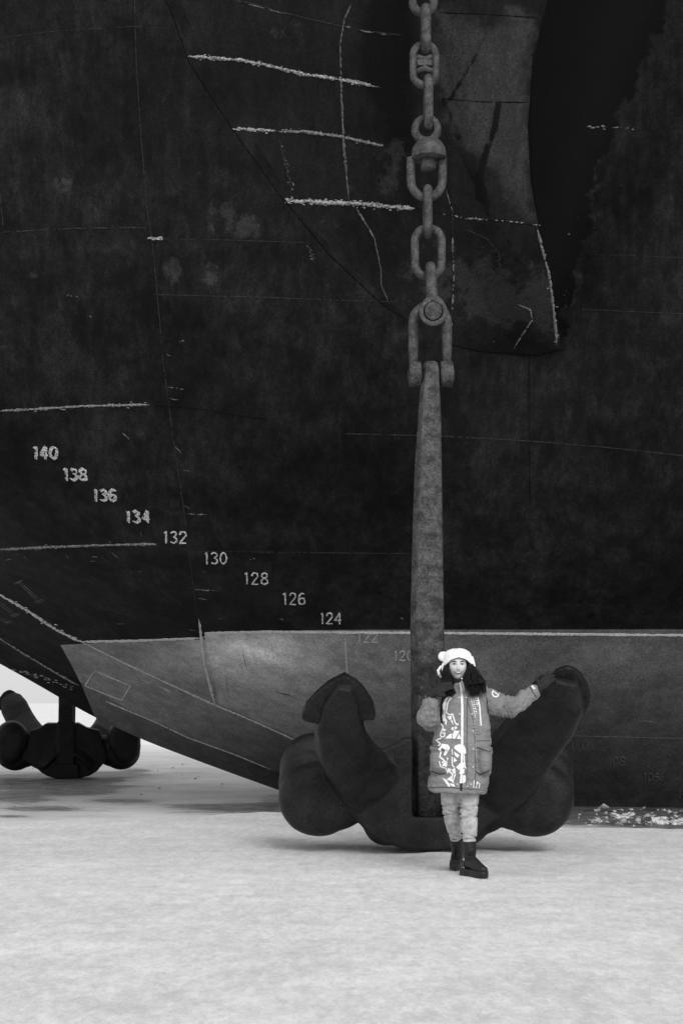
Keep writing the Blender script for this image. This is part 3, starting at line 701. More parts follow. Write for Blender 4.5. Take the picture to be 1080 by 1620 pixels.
# chain
chain = empty('anchor_chain', apt(675, 0), 'heavy studded steel chain with a swivel hanging from the hull to the anchor shackle', 'chain')
def stadium(c, hw, hh, edge, r, sc=PXM):
    """closed link path; hw, hh outer half sizes in photo px; edge = seen edge-on"""
    w_ = hw/sc-r; h_ = hh/sc-r; pts = []; st = max(0, h_-w_)
    for i in range(36):
        a = 2*math.pi*i/36; x = w_*math.cos(a); z_ = w_*math.sin(a)+(st if math.sin(a) >= 0 else -st)
        pts.append(c+(Vector((0, x, z_)) if edge else Vector((x, 0, z_))))
    return pts
def link(cx, top, bot, edge, hw=23, bar=6.8, stud=True, dy=0., tilt=0):
    c = apt(cx, (top+bot)/2, dy); m = MB(); r_ = bar/PXM
    m.tube(stadium(c, hw, (bot-top)/2, edge, r_), r_, 12, closed=True)
    if stud:
        ax = Vector((0, 1, 0)) if edge else Vector((1, 0, 0)); w_ = hw/PXM-r_
        m.tube([c-ax*w_, c-ax*w_*.55, c, c+ax*w_*.55, c+ax*w_], [r_*1.25, r_*.85, r_*.75, r_*.85, r_*1.25], 12)
    o = m.build('link', CHAIN); apply_mods(o, ('SUBSURF', dict(levels=1, render_levels=1))); displace(o, [((16,)*3, .003, 50+int(top) % 7, 3)]); put(o, chain); return o
link(669, -56, 27, False, 24, 7)
link(673, 6, 86, True, 22, 8)
m_l = link(671, 64, 141, False, 24, 6.2, stud=False)
m_ = MB()                                            # joining stud with two curved cheeks
for s_ in (-1, 1): m_.tube([apt(660, 101+s_*11, -.005), apt(671, 101+s_*6, -.03), apt(682, 101+s_*11, -.005)], [.022, .03, .022], 10)
m_.box(apt(671, 101, -.02), (.062, .035, .022)); put(m_.build('stud', CHAIN, smooth=False), m_l)
link(677, 118, 208, True, 23, 7.2)
link(676, 292, 378, True, 22, 7.2)
link(677, 354, 445, False, 28, 6.8, stud=False)
for i, (a, b, e) in enumerate(((-135, -50, True), (-208, -115, False), (-285, -188, True), (-360, -262, False))):
    link(668-i, a, b, e, 23, 7, dy=.02*i)
# swivel
sw = MB(); c = apt(674, 205); sw.tube(stadium(c, 24, 22, False, .034), .034, 12, closed=True)
prof = [(0, 220), (12, 221), (20, 226), (26, 235), (28, 246), (27.5, 251), (14, 251.5), (0, 251.5)]
def lathe(m, cx, prof, dy=0., n=28):
    rings = []
    for r0, y in prof:
        cc = apt(cx, y, dy); rr = max(r0, .3)/PXM; rings.append([cc+Vector((math.cos(2*math.pi*k/n)*rr, math.sin(2*math.pi*k/n)*rr, 0)) for k in range(n)])
    m.loft(rings)
lathe(sw, 678, prof, -.01)
swo = sw.build('swivel', CHAIN); apply_mods(swo, ('EDGE_SPLIT', dict(split_angle=R(50)))); put(swo, chain)
m_ = MB(); pts = []
for i in range(25):
    a = math.pi+math.pi*i/24; pts.append(apt(674.5+25*math.cos(a), 284-31*math.sin(a)*.92, 0))
pts = [apt(649.5, 250), apt(649.5, 268)]+pts+[apt(699.5, 268), apt(699.5, 250)]; m_.tube(pts, .037, 14)
put(m_.build('swivel_bow', CHAIN), swo)
m_ = MB(); lathe(m_, 677, [(9, 250), (12, 251), (12.5, 267), (11, 269), (0, 269)], 0); put(m_.build('swivel_pin', CHAIN), swo)
# joining shackle, seen from the side of its pin
js = MB()
ring = stadium(apt(682, 470), 1, 1, True, 0)
yz = lambda d, y: apt(681+(y-430)*.05, y, d)
js.tube([yz(-.115, 478), yz(-.115, 450), yz(-.09, 432), yz(-.045, 424), yz(.0, 422), yz(.045, 424), yz(.09, 432), yz(.115, 450), yz(.115, 478)], [.05, .048, .045, .044, .044, .044, .045, .048, .05], 14)
for s_ in (-1, 1):
    f_, b_ = [], []
    for i in range(28):
        a = 2*math.pi*i/28; x = 685+22.5*math.cos(a); y = 493+23*math.sin(a)
        if math.sin(a) < -.3: x = 685+(x-685)*(.9); y = y-3
        f_.append(apt(x, y, s_*.115-.04)); b_.append(apt(x, y, s_*.115+.04))
    js.prism(f_, b_)
jo = js.build('joining_shackle', CHAIN, smooth=False)
apply_mods(jo, ('BEVEL', dict(width=.012, segments=3, limit_method='ANGLE', angle_limit=R(50)))); displace(jo, [((14,)*3, .002, 61, 3)]); put(jo, chain)
m_ = MB(); m_.tube([apt(685, 492, -.166), apt(685, 492, -.158), apt(685, 492, .17)], [14/PXM*.92, 14/PXM, 14/PXM], 28)
o = m_.build('shackle_pin', CHAIN, smooth=False); apply_mods(o, ('EDGE_SPLIT', dict(split_angle=R(40)))); put(o, jo)
m_ = MB(); m_.tube([apt(685+14.6*math.cos(a), 492+14.6*math.sin(a), -.155) for a in np.linspace(0, 2*math.pi, 40)[:-1]], .006, 6, closed=True); put(m_.build('pin_groove', PAINT['dark']), jo)

# second anchor beyond the bow: the same casting turned round, with its own copies of the parts
def copy_tree(o, parent=None):
    c = o.copy(); COL.objects.link(c)
    if parent: c.parent = parent
    for ch in list(o.children): copy_tree(ch, c)
    return c
a2 = copy_tree(anchor); a2['label'] = 'dark anchor half hidden beyond the stem at the left, on the far ice'
a2.location = at(106, 1200, 26.6); a2.location.z = -.05; a2.rotation_euler = (0, 0, R(192))

# ------------------------------------------------------------------ the woman
person = empty('person', (at(725, 1387, 11.1).x, 11.1, 0), 'woman in a grey printed parka and white plush hat with one hand on the anchor', 'person')
PY = 11.1
def bp(px, py, dy=0.): return at(px, py, PY+dy)
U = F/PY
# body (head, neck, torso, limbs in one skin)
b_ = MB()
HC = bp(723, 1054.2, 0)                                # head centre
def head_ell(m):
    nu, nv = 72, 54; V = []; 
    for j in range(nv+1):
        ph = math.pi*j/nv
        for i in range(nu):
            th = 2*math.pi*i/nu; x = math.sin(ph)*math.sin(th); y = -math.sin(ph)*math.cos(th); z_ = math.cos(ph)
            jaw = 1-.30*max(0, -z_)**1.6
            rx, ry, rz = .070*jaw, .090*(1-.12*max(0, -z_)), .105
            p = [x*rx, y*ry, z_*rz]
            if y < -.2:                               # face relief
                fx, fz = p[0], p[2]
                g = lambda cx, cz, sx, sz: math.exp(-((fx-cx)/sx)**2-((fz-cz)/sz)**2)
                d = .020*g(0, -.020, .010, .013)+.011*g(0, .002, .007, .022)
                d += -.009*(g(.029, .012, .016, .010)+g(-.029, .012, .016, .010))
                d += .005*(g(.036, -.020, .018, .016)+g(-.036, -.020, .018, .016))
                d += .005*g(0, -.048, .022, .010)+.008*g(0, -.082, .020, .016)+.003*g(0, .03, .05, .010)
                p[1] -= d
            V.append(HC+Vector(p))
    Fc = [(j*nu+i, j*nu+(i+1) % nu, (j+1)*nu+(i+1) % nu, (j+1)*nu+i) for j in range(nv) for i in range(nu)]
    m.add(V, Fc)
head_ell(b_)
for s_ in (-1, 1): b_.ell(HC+Vector((s_*.071, .008, -.005)), (.010, .018, .030), 14, 10)
b_.tube([bp(724, 1070, .02), bp(724, 1088, .02), bp(725, 1104, .02)], [.05, .052, .07], 16)
b_.tube([bp(725, 1098), bp(725, 1120), bp(725, 1160), bp(726, 1200), bp(726, 1235)], [.10, .135, .12, .135, .145], 18)
ARM_L = [bp(697, 1108, .03), bp(682, 1127, .0), bp(678, 1145, -.02), bp(681, 1120, -.10), bp(684.5, 1102, -.13)]
b_.tube([bp(712, 1104, .02), ARM_L[0]], [.07, .06], 12); b_.tube([ARM_L[0], ARM_L[1], ARM_L[2]], [.055, .048, .042], 12); b_.tube([ARM_L[2], ARM_L[3], ARM_L[4]], [.042, .036, .014], 12)
ARM_R = [bp(765, 1103, .05), bp(788, 1112, .12), bp(806, 1118, .18), bp(830, 1106, .26), bp(850, 1090, .33)]
b_.tube([bp(742, 1104, .02), ARM_R[0]], [.07, .06], 12); b_.tube(ARM_R, [.055, .048, .042, .030, .016], 12)
LEG_L = [bp(713, 1225, .02), bp(714, 1270, .08), bp(716, 1300, .18), bp(720, 1334, .30), bp(722, 1346, .35)]
LEG_R = [bp(741, 1225, .0), bp(741, 1270, -.02), bp(741, 1300, -.03), bp(742, 1340, -.04), bp(742.5, 1355, -.045)]
for lg in (LEG_L, LEG_R): b_.tube(lg, [.07, .052, .042, .03, .025], 14)
body = b_.build('body', SKIN)
apply_mods(body, ('REMESH', dict(mode='VOXEL', voxel_size=.0045)), ('SMOOTH', dict(iterations=2, factor=.5)))
put(body, person)
m_ = MB(); m_.tube([bp(724, 1073.5, .02), bp(724, 1077, .015), bp(724, 1085, .01)], [.056, .064, .07], 24); put(m_.build('scarf', BLACKC), person)
# face
bb = BVHTree.FromPolygons([v.co+Vector(person.location) for v in body.data.vertices], [tuple(p.vertices) for p in body.data.polygons])
def face_pt(x, z_, lift=.001):
    o = HC+Vector((x, -.3, z_)); h = bb.ray_cast(o, Vector((0, 1, 0))); return (h[0] if h[0] else o+Vector((0, .22, 0)))+Vector((0, -lift, 0))
for s_ in (-1, 1):
    c = face_pt(s_*.029, .012, 0); m_ = MB(); m_.ell(c+Vector((0, .006, 0)), (.0135, .0085, .0062), 16, 10); ew = put(m_.build('eye', EYEW), body)
    m_ = MB(); m_.ell(c+Vector((0, -.0005, 0)), (.0062, .003, .0058), 14, 10); put(m_.build('iris', EYE), ew)
    m_ = MB(); m_.tube([face_pt(s_*.029+x, .0175+z_) for x, z_ in ((-.016, -.006), (-.008, .0), (0, .002), (.008, .0), (.016, -.006))], [.0012, .0024, .0028, .0024, .0012], 6); put(m_.build('eyelash', EYE), ew)
    m_ = MB(); m_.tube([face_pt(s_*x, z_) for x, z_ in ((.013, .029), (.024, .034), (.036, .034), (.048, .027))], [.0028, .0044, .0038, .0014], 6); put(m_.build('eyebrow', HAIR), body)
    m_ = MB(); m_.ell(face_pt(s_*.0065, -.031, -.0015), (.003, .003, .0018), 8, 6); put(m_.build('nostril', EYE), body)
mo = [(-.031, -.037), (-.020, -.0495), (0, -.0555), (.020, -.0495), (.031, -.037)]
m_ = MB(); m_.tube([face_pt(x, z_) for x, z_ in mo], [.002, .004, .0045, .004, .002], 8)
m_.tube([face_pt(x, -.041+(.060*.0)-abs(x)*-.0, .001) if False else face_pt(x, z_) for x, z_ in ((-.027, -.040), (-.015, -.0395), (0, -.0405), (.015, -.0395), (.027, -.040))], [.001, .0022, .002, .0022, .001], 8); put(m_.build('lips', LIP), body)
m_ = MB(); m_.tube([face_pt(x, z_, .0015) for x, z_ in ((-.023, -.0405), (-.012, -.0440), (0, -.0455), (.012, -.0440), (.023, -.0405))], [.001, .0038, .0046, .0038, .001], 8); put(m_.build('teeth', TEETH), body)
# parka
j_ = MB()
def ringe(cx, py, hw, dep, dy=0., n=40, pw=.8, slope=0.):
    out = []
    for k in range(n):
        a = 2*math.pi*k/n; c, s = math.cos(a), math.sin(a); c = math.copysign(abs(c)**pw, c); s = math.copysign(abs(s)**pw, s)
        p = bp(cx, py, dy); out.append(p+Vector((c*hw, s*dep, c*slope)))
    return out
TS = [(1079, 713, 737, .068, 0), (1090, 709, 743, .085, .0), (1096, 700, 756, .105, 0), (1102, 693, 767, .125, 0), (1112, 692, 771, .15, 0), (1130, 694, 772, .165, 0), (1150, 689, 774, .17, 0), (1175, 683, 776, .175, 0),
      (1200, 680, 777, .18, 0), (1225, 678, 775, .185, 0), (1245, 677, 770, .185, 0), (1253, 677, 769, .185, -.012)]
j_.loft([ringe((a+b)/2, y, (b-a)/2/U, d, .01, slope=s_) for y, a, b, d, s_ in TS])
j_.tube([bp(703, 1108, .03), bp(690, 1122, .03), bp(680, 1140, .0), bp(677, 1146, -.03)], [.085, .082, .078, .072], 20)
j_.tube([bp(677, 1143, -.04), bp(677, 1130, -.08), bp(680, 1115, -.12), bp(684.5, 1101, -.15)], [.075, .076, .066, .050], 20)
j_.tube([bp(757, 1106, .02), bp(774, 1110, .06), bp(790, 1114, .11), bp(806, 1117, .16), bp(820, 1112, .20), bp(834, 1102, .24), bp(848, 1092, .285)], [.10, .10, .086, .082, .072, .066, .052], 22)
j_.tube([bp(718, 1090, -.02), bp(724, 1094, -.05), bp(730, 1096, -.05), bp(736, 1090, -.03)], [.03, .035, .035, .03], 12)
for cx, cy, hw in ((694, 1203, 15), (765, 1204, 11)):
    j_.ell(bp(cx, cy, -.125), (hw/U*1.02, .075, 22/U), 24, 16)
    j_.ell(bp(cx, cy-19, -.13), (hw/U*1.05, .070, 6/U), 24, 12)
jk = j_.build('parka', JACK)
apply_mods(jk, ('REMESH', dict(mode='VOXEL', voxel_size=.008)), ('SMOOTH', dict(iterations=5, factor=.5)))
# quilting rolls and folds
me = jk.data; P = getv(me); N = getn(me)
qx = CX+P[:, 0]*F/P[:, 1]; qy = HZ-(P[:, 2]-CH)*F/P[:, 1]
slv = np.clip((qx-778)/12, 0, 1)+np.clip((692-qx)/8, 0, 1)*np.clip((1158-qy)/6, 0, 1)
d = .014*vnoise(P, (7, 7, 13), 71, 3)+slv*.022*vnoise(P, (24, 10, 14), 72, 2)+.006*vnoise(P, (22, 22, 40), 73, 2)
e = np.exp(-((qx-803)/10)**2)*np.clip((qx-776)/10, 0, 1); d += -.012*e*np.abs(np.sin((qx-.45*qy)*.55))
for yy, am, wd in ((1178.5, -.012, 1.6), (1226, -.014, 3.0)):
    inp = np.clip((712-qx)/6, 0, 1)+np.clip((qx-752)/6, 0, 1); d += am*inp*np.exp(-((qy-yy-2*np.sin(qx*.1))/wd)**2)*(qx < 780)
d += -.006*np.exp(-((qx-739)/1.1)**2)*(qy > 1098)
d += -.006*np.exp(-((qy-1247.5)/.9)**2)
d += -.010*np.exp(-((qx-(772+.0*qy))/2.0)**2)*(qy > 1085)*(qy < 1132)
d += -.010*np.exp(-((qy-1104-(qx-676)*.1)/1.4)**2)*(qx < 696)
d += -.008*np.exp(-(((qx-838)+(qy-1095)*.45)/1.5)**2)*(qx > 815)
me.vertices.foreach_set('co', (P+N*d[:, None]).ravel()); me.update(); put(jk, person)
jb = BVHTree.FromPolygons([v.co+Vector(person.location) for v in jk.data.vertices], [tuple(p.vertices) for p in jk.data.polygons])
def jhit(px, py, lift=.0025):
    o, dd = ray(px, py); h = jb.ray_cast(o, dd); return h[0]-dd*lift if h[0] else None
def dline(m, pts, w, dash=None):
    """flat print strip following the cloth; coordinates in photo px"""
    run = []; pp = on_hull(pts, .8); acc = 0
    for i, (x, y) in enumerate(pp):
        a = pp[max(0, i-1)]; b = pp[min(len(pp)-1, i+1)]; dx, dy = b[0]-a[0], b[1]-a[1]; L_ = math.hypot(dx, dy) or 1
        acc += .8
        if dash and (acc % (dash[0]+dash[1])) > dash[0]: run = [] if len(run) < 2 else run; 
        if dash and (acc % (dash[0]+dash[1])) > dash[0]:
            if len(run) > 1: strip(m, run)
            run = []; continue
        nx_, ny_2 = -dy/L_*w/2, dx/L_*w/2
        p, q_ = jhit(x+nx_, y+ny_2), jhit(x-nx_, y-ny_2)
        if p is None or q_ is None: continue
        run.append((p, q_))
    if len(run) > 1: strip(m, run)
def strip(m, run):
    V = []; 
    for p, q_ in run: V += [p, q_, q_+Vector((0, .002, 0)), p+Vector((0, .002, 0))]
    n = len(run); Fc = []
    for i in range(n-1):
        for k in range(4): Fc.append((i*4+k, i*4+(k+1) % 4, (i+1)*4+(k+1) % 4, (i+1)*4+k))
    Fc += [(0, 1, 2, 3), ((n-1)*4+3, (n-1)*4+2, (n-1)*4+1, (n-1)*4)]
    m.add(V, Fc)
def dpoly(m, pts):
    """filled print shape: rows of thin strips over the cloth"""
    ys = [p[1] for p in pts]; y = min(ys)+.2; stp = .45; xsx = np.array([p[0] for p in pts])
    n = len(pts); prev = None
    while y < max(ys):
        cr = []
        for i in range(n):
            (x1, y1), (x2, y2) = pts[i], pts[(i+1) % n]
            if (y1 > y) != (y2 > y): cr.append(x1+(y-y1)*(x2-x1)/(y2-y1))
        cr.sort()
        for a, b in zip(cr[::2], cr[1::2]):
            if b-a < .15: continue
            k = max(2, int((b-a)/.8)+1); row = []
            for t in np.linspace(a, b, k):
                p, q_ = jhit(t, y-stp*.55), jhit(t, y+stp*.55)
                if p is not None and q_ is not None: row.append((p, q_))
            if len(row) > 1: strip(m, row)
        y += stp
cvt = lambda pts: [(650+x/7.2, 1100+y/7.2) for x, y in pts]
PRN = []
def prt(nm, mt, fn, *a, **k):
    m = MB(); fn(m, *a, **k)
    if m.v: PRN.append(put(m.build(nm, mt, smooth=False), jk))
for pl in ([(385, 40), (430, 0), (440, 15), (402, 62), (385, 170), (362, 160), (355, 110)], [(445, 10), (465, 35), (425, 80), (407, 190), (392, 190), (405, 90)],
           [(370, 160), (385, 160), (390, 250), (410, 290), (400, 340), (385, 330), (385, 290), (345, 300), (338, 225), (368, 225)], [(405, 240), (465, 235), (455, 280), (430, 275)],
           [(445, 285), (470, 285), (482, 340)], [(365, 375), (402, 392), (370, 415), (350, 400)], [(455, 370), (487, 358), (487, 395), (462, 402)], [(495, 355), (520, 355), (525, 375), (497, 392)],
           [(385, 490), (440, 440), (468, 440), (460, 492)], [(490, 400), (552, 405), (530, 440), (500, 495), (470, 495), (475, 440)], [(545, 430), (567, 495), (518, 495)],
           [(350, 552), (420, 560), (442, 600), (390, 690), (370, 680), (385, 620), (345, 592), (337, 640), (303, 620), (330, 590)], [(498, 575), (545, 555), (600, 570), (622, 620), (627, 665), (560, 662), (520, 630), (485, 600)],
           [(485, 640), (550, 680), (530, 712), (500, 690)], [(485, 700), (522, 745), (485, 762)], [(510, 820), (560, 770), (602, 765), (600, 830), (545, 850)], [(380, 750), (412, 745), (405, 815), (350, 800)],
           [(405, 705), (425, 720), (410, 745)], [(415, 830), (457, 840), (440, 882), (413, 870)], [(458, 850), (497, 828), (510, 885), (480, 897)], [(545, 895), (560, 850), (607, 840), (602, 890)],
           [(353, 938), (410, 970), (448, 1042), (420, 1037)], [(405, 960), (455, 918), (492, 1005), (450, 975)], [(430, 1000), (490, 1012), (497, 1042), (462, 1035)], [(585, 915), (610, 905), (624, 930), (620, 985), (585, 1002)]):
    prt('print_shard', PRINT, dpoly, cvt(pl))
for pts, w in (([(392, 190), (440, 225), (470, 210), (500, 310), (520, 335), (540, 325)], 15), ([(340, 320), (365, 360), (345, 410), (332, 450), (342, 475), (375, 470), (385, 430), (350, 430)], 14),
               ([(340, 490), (285, 510), (332, 550), (310, 580)], 15), ([(600, 660), (602, 720), (612, 820), (627, 830)], 13), ([(465, 610), (470, 680)], 10), ([(464, 700), (470, 800), (492, 822)], 13),
               ([(340, 640), (325, 700), (378, 742), (350, 770)], 14), ([(320, 750), (335, 812), (397, 832), (417, 887)], 13), ([(440, 870), (470, 900), (460, 980)], 15), ([(502, 895), (480, 970)], 13),
               ([(760, 20), (778, 120), (788, 250), (796, 345)], 15), ([(718, 965), (710, 1046), (742, 1050), (750, 985), (780, 1015), (772, 1055)], 10), ([(622, 1036), (642, 1036)], 8)):
    prt('print_line', PRINT, dline, cvt(pts), w/7.2)
for a, b in (((680, 32), (735, 262)), ((703, 26), (745, 207)), ((726, 20), (757, 135)), ((742, 15), (764, 110))): prt('lettering', PRINT, dline, cvt([a, b]), 2.0, dash=(1.9, .9))
for pts in ([(715, 290), (724, 460)], [(732, 550), (736, 690)]): prt('stitching', PRINT, dline, cvt(pts), .6, dash=(3, 1.6))
m_ = MB(); dline(m_, [(727.5, 1078), (729, 1088), (730, 1100), (730.8, 1117), (730.5, 1178), (729.8, 1220), (728.5, 1239)], 3.6); put(m_.build('zipper', PRINT, smooth=False), jk)
m_ = MB(); dline(m_, [(729, 1239), (729, 1251)], 3.4); put(m_.build('zipper_end', BLACKC, smooth=False), jk)
for pts, w in (([(738.5, 1100), (738, 1160), (738, 1220), (737, 1246)], .8), (cvt([(640, 60), (700, 260), (712, 300), (725, 500), (735, 850), (725, 1060)]), .8), (cvt([(205, 568), (290, 588), (345, 590)]), 1.3),
               (cvt([(215, 862), (330, 902), (392, 885)]), 1.5), (cvt([(742, 590), (800, 612), (865, 632)]), 1.4), (cvt([(735, 862), (780, 908), (900, 852)]), 1.5), (cvt([(735, 520), (900, 515)]), .7),
               (cvt([(195, 1050), (400, 1045), (560, 1062), (850, 1082)]), .8), ([(768, 1092), (770, 1110), (772, 1128)], 1.6), ([(676, 1099), (690, 1104)], 1.2), ([(836, 1085), (848, 1104)], 1.2), ([(678.9, 1180), (678.6, 1218)], .7)):
    prt('surface_line', SEAM_AND_SHADE, dline, pts, w)  # the lines under the pockets are painted shadow; the rest are seams
for x, y in ((550, 210), (705, 408), (708, 610), (705, 815), (527, 1012), (680, 1012), (543, 25), (628, 25), (692, 212)):
    h = jhit(650+x/7.2, 1100+y/7.2, .001)
    if h: m_ = MB(); m_.ell(h, (.0062, .004, .0062), 12, 8); put(m_.build('snap', SNAP), jk)
m_ = MB()                                            # round sleeve badge
dline(m_, [(783.5+5.2*math.cos(a), 1096.5+5.8*math.sin(a)) for a in np.linspace(-.6, 5.1, 24)], 2.2); dline(m_, [(781, 1094), (786.5, 1098.5)], 1.6)
o = m_.build('badge', PRINT, smooth=False); put(o, jk)
m_ = MB(); dpoly(m_, [(839.5, 1085.5), (842.5, 1083.8), (846.5, 1089), (843.5, 1091)]); put(m_.build('cuff_tag', PRINT, smooth=False), jk)
m_ = MB(); m_.tube([bp(729.5, 1077, -.105), bp(730, 1080, -.125), bp(732, 1087, -.13), bp(733, 1096, -.14)], [.006, .010, .010, .008], 10); put(m_.build('collar_tab', JACK), jk)
m_ = MB(); m_.ell(bp(730, 1073.5, -.112), (.007, .007, .007), 12, 8); put(m_.build('collar_toggle', SNAP), jk)
# black backpack strap on the left breast
m_ = MB(); dline(m_, [(700, 1102), (698, 1116), (697, 1130), (699, 1146)], 3.4); dline(m_, [(705, 1100), (700, 1112)], 3); put(m_.build('strap', BLACKC, smooth=False), jk)
# jeans
t_ = MB()
def leg(m, ks):
    m.tube([bp(x, y, d_) for x, y, d_, r_ in ks], [r_ for *_, r_ in ks], 24)
leg(t_, [(712, 1235, .02, .080), (712, 1255, .03, .074), (713, 1275, .07, .069), (715, 1292, .13, .066), (718, 1312, .22, .056), (720.5, 1326, .27, .044), (721, 1329, .28, .040)])
leg(t_, [(741, 1235, .0, .082), (741, 1257, -.01, .077), (741, 1275, -.02, .070), (741, 1295, -.03, .065), (741.5, 1315, -.035, .058), (742, 1331, -.035, .049), (742, 1336, -.035, .047)])
t_.ell(bp(726, 1235, .02), (.14, .11, .09), 24, 14)
jn = t_.build('jeans', DENIM); apply_mods(jn, ('REMESH', dict(mode='VOXEL', voxel_size=.0075)), ('SMOOTH', dict(iterations=3, factor=.5)))
me = jn.data; P = getv(me); N = getn(me); qx = CX+P[:, 0]*F/P[:, 1]; qy = HZ-(P[:, 2]-CH)*F/P[:, 1]
d = .006*vnoise(P, (9, 9, 30), 81, 3)
for cx_, ys_ in ((741, (1276, 1283, 1293, 1322, 1328)), (712, (1274, 1284, 1289, 1320))):
    for i, yy in enumerate(ys_): d += -.015*np.exp(-((qy-yy-(qx-cx_)*(.28 if i % 2 else -.1))/1.1)**2)*(.35+.65*(np.sin(qx*.22+i*2)+1)/2)*(np.abs(qx-cx_) < 17)
me.vertices.foreach_set('co', (P+N*d[:, None]).ravel()); me.update(); put(jn, person)
# boots
def boot(top, ankle, heel, hd, lab):
    """hd unit heading on the ground; heel = ground point under the heel"""
    hd = Vector(hd).normalized(); sd_ = Vector((-hd.y, hd.x, 0)); up = Vector((0, 0, 1)); m = MB()
    m.tube([top, top*.5+ankle*.5, ankle, heel+hd*.03+up*.07], [.050, .048, .041, .044], 20)
    m.tube([heel+hd*.03+up*.085, heel+hd*.09+up*.085, heel+hd*.14+up*.062, heel+hd*.195+up*.050], [.043, .045, .041, .033], 20)
    rt = Matrix((hd, sd_, up)).transposed(); m.ell(heel+hd*.190+up*.050, (.046, .040, .028), 20, 12, rt)
    o = m.build('boot', BOOT); apply_mods(o, ('REMESH', dict(mode='VOXEL', voxel_size=.006)), ('SMOOTH', dict(iterations=4, factor=.5)))
    displace(o, [((22,)*3, .004, 91, 3)]); put(o, person)
    s = MB(); ol = [(-.035, .02), (-.03, .036), (.02, .040), (.08, .036), (.14, .042), (.195, .042), (.228, .030), (.242, .0)]; ol = ol+[(a, -b) for a, b in ol[::-1] if b > 0]
    ring = lambda z_, k: [heel+hd*((a-.12)*k+.12)+sd_*b*k+up*z_ for a, b in ol]
    s.loft([ring(-.008, .97), ring(.022, 1.0), ring(.040, .985)]); so_ = put(s.build('sole', BOOT, smooth=False), o)
    s = MB(); s.box(heel+hd*.01+up*.006, (.04, .038, .016), rt); put(s.build('heel', BOOT, smooth=False), o)
    l = MB()
    for i in range(6):
        t = i/5; c = (ankle*(1-t)+top*t)+hd*(.052)-up*.0+up*(-.01); l.tube([c-sd_*.018, c+hd*.006, c+sd_*.018+up*.012], .0028, 6)
    put(l.build('laces', BLACKC), o); return o
g1 = at(737, 1380, 10.98); g1.z = .012; boot(bp(742, 1331, -.035), bp(743, 1362, -.05), Vector((at(737, 1380, 11.0).x, 11.0, .010)), (.52, -.85, 0), '')
boot(bp(721.5, 1325, .27), bp(724, 1354, .38), Vector((at(725, 1370, 11.56).x, 11.56, .010)), (-.22, -.97, 0), '')
# gloves: palm, four fingers and a thumb each
def hand(wrist, d, n, side, curl, thumb, ln=1.0, cup=None):
    """d: towards the fingers, n: out of the back of the hand, side: towards the thumb"""
    d = Vector(d).normalized(); n = Vector(n); n = (n-d*n.dot(d)).normalized(); sd_ = d.cross(n)*side; m = MB()
    rt = Matrix((d, sd_, n)).transposed()
    m.ell(wrist+d*.048, (.056, .043, .020), 20, 12, rt); m.tube([wrist-d*.05, wrist, wrist+d*.02], [.033, .031, .032], 14, flat=.85)
    for i in range(4):
        off = (.031-.0205*i); L_ = (.072, .080, .074, .058)[i]*ln; p = wrist+d*.088+sd_*off; dirn = d+sd_*(.10-.07*i); pts = [p-d*.02, p]; cu = curl[i]
        for sgm in range(3):
            dirn = (dirn*math.cos(cu)-n*math.sin(cu)).normalized() if sgm or cu > .5 else dirn.normalized(); p = p+dirn*L_*(.42, .32, .26)[sgm]; pts.append(p)
        m.tube(pts, [.0115, .0115, .0108, .010, .0075], 10)
    p = wrist+d*.02+sd_*.034; td = (d*thumb[0]+sd_*thumb[1]-n*thumb[2]).normalized(); t2 = (td*.8+d*.35).normalized()
    m.tube([p-sd_*.012, p+td*.032, p+td*.032+t2*.032], [.016, .0135, .009], 10)
    o = m.build('glove', GLOVE); apply_mods(o, ('REMESH', dict(mode='VOXEL', voxel_size=.0035)), ('SMOOTH', dict(iterations=2, factor=.5))); return put(o, person)
hand(bp(684.5, 1097, -.155), (.72, -.15, .42), (-.35, -.75, .45), 1, (.38, .42, .48, .55), (.8, .5, .2))
hand(bp(852, 1088, .305), (.70, .18, .68), (-.15, -.90, .35), -1, (.22, .25, .3, .35), (.55, .8, .1))
# hair
h_ = MB()
def strand(m, pts, r_, wv, ph):
    n = 16; out = []; rr = []
    P_ = np.array([tuple(p) for p in pts]); t0 = np.linspace(0, 1, len(P_))
    for i in range(n):
        t = i/(n-1); p = Vector([np.interp(t, t0, P_[:, k]) for k in range(3)])
        p += Vector((math.sin(t*10+ph), math.cos(t*9+ph*1.7), .4*math.sin(t*13+ph)))*wv*(t**.6)
        out.append(p); rr.append(r_*(1-.75*t**3))
    m.tube(out, rr, 4)
h_.tube([bp(712, 1040, .03), bp(708, 1055, .0), bp(707, 1072, -.01), bp(708, 1088, -.06), bp(712, 1100, -.10)], [.02, .024, .034, .042, .022], 14)
h_.tube([bp(735, 1040, .03), bp(740, 1055, .0), bp(744, 1070, -.01), bp(750, 1083, -.06), bp(752, 1093, -.10)], [.02, .026, .042, .050, .030], 14)
h_.ell(HC+Vector((0, .045, .0)), (.088, .08, .11), 24, 16)
for _ in range(420):
    a, b, c, e_ = rng.random(4); 
    strand(h_, [bp(705+5*a, 1044, -.03+.05*b), bp(700+9*a, 1062, -.06+.08*c), bp(700+12*a, 1080, -.12+.08*c), bp(702+15*a+2*e_, 1086+21*e_-4*a, -.17+.09*b)], .0026, .014, 7*e_)
    strand(h_, [bp(738+5*a, 1044, -.03+.05*b), bp(739+13*a, 1060, -.07+.09*c), bp(736+29*a, 1078, -.12+.09*c), bp(741+22*a+2*e_, 1084+21*e_-(5*a), -.18+.09*b)], .0026, .020, 7*e_)
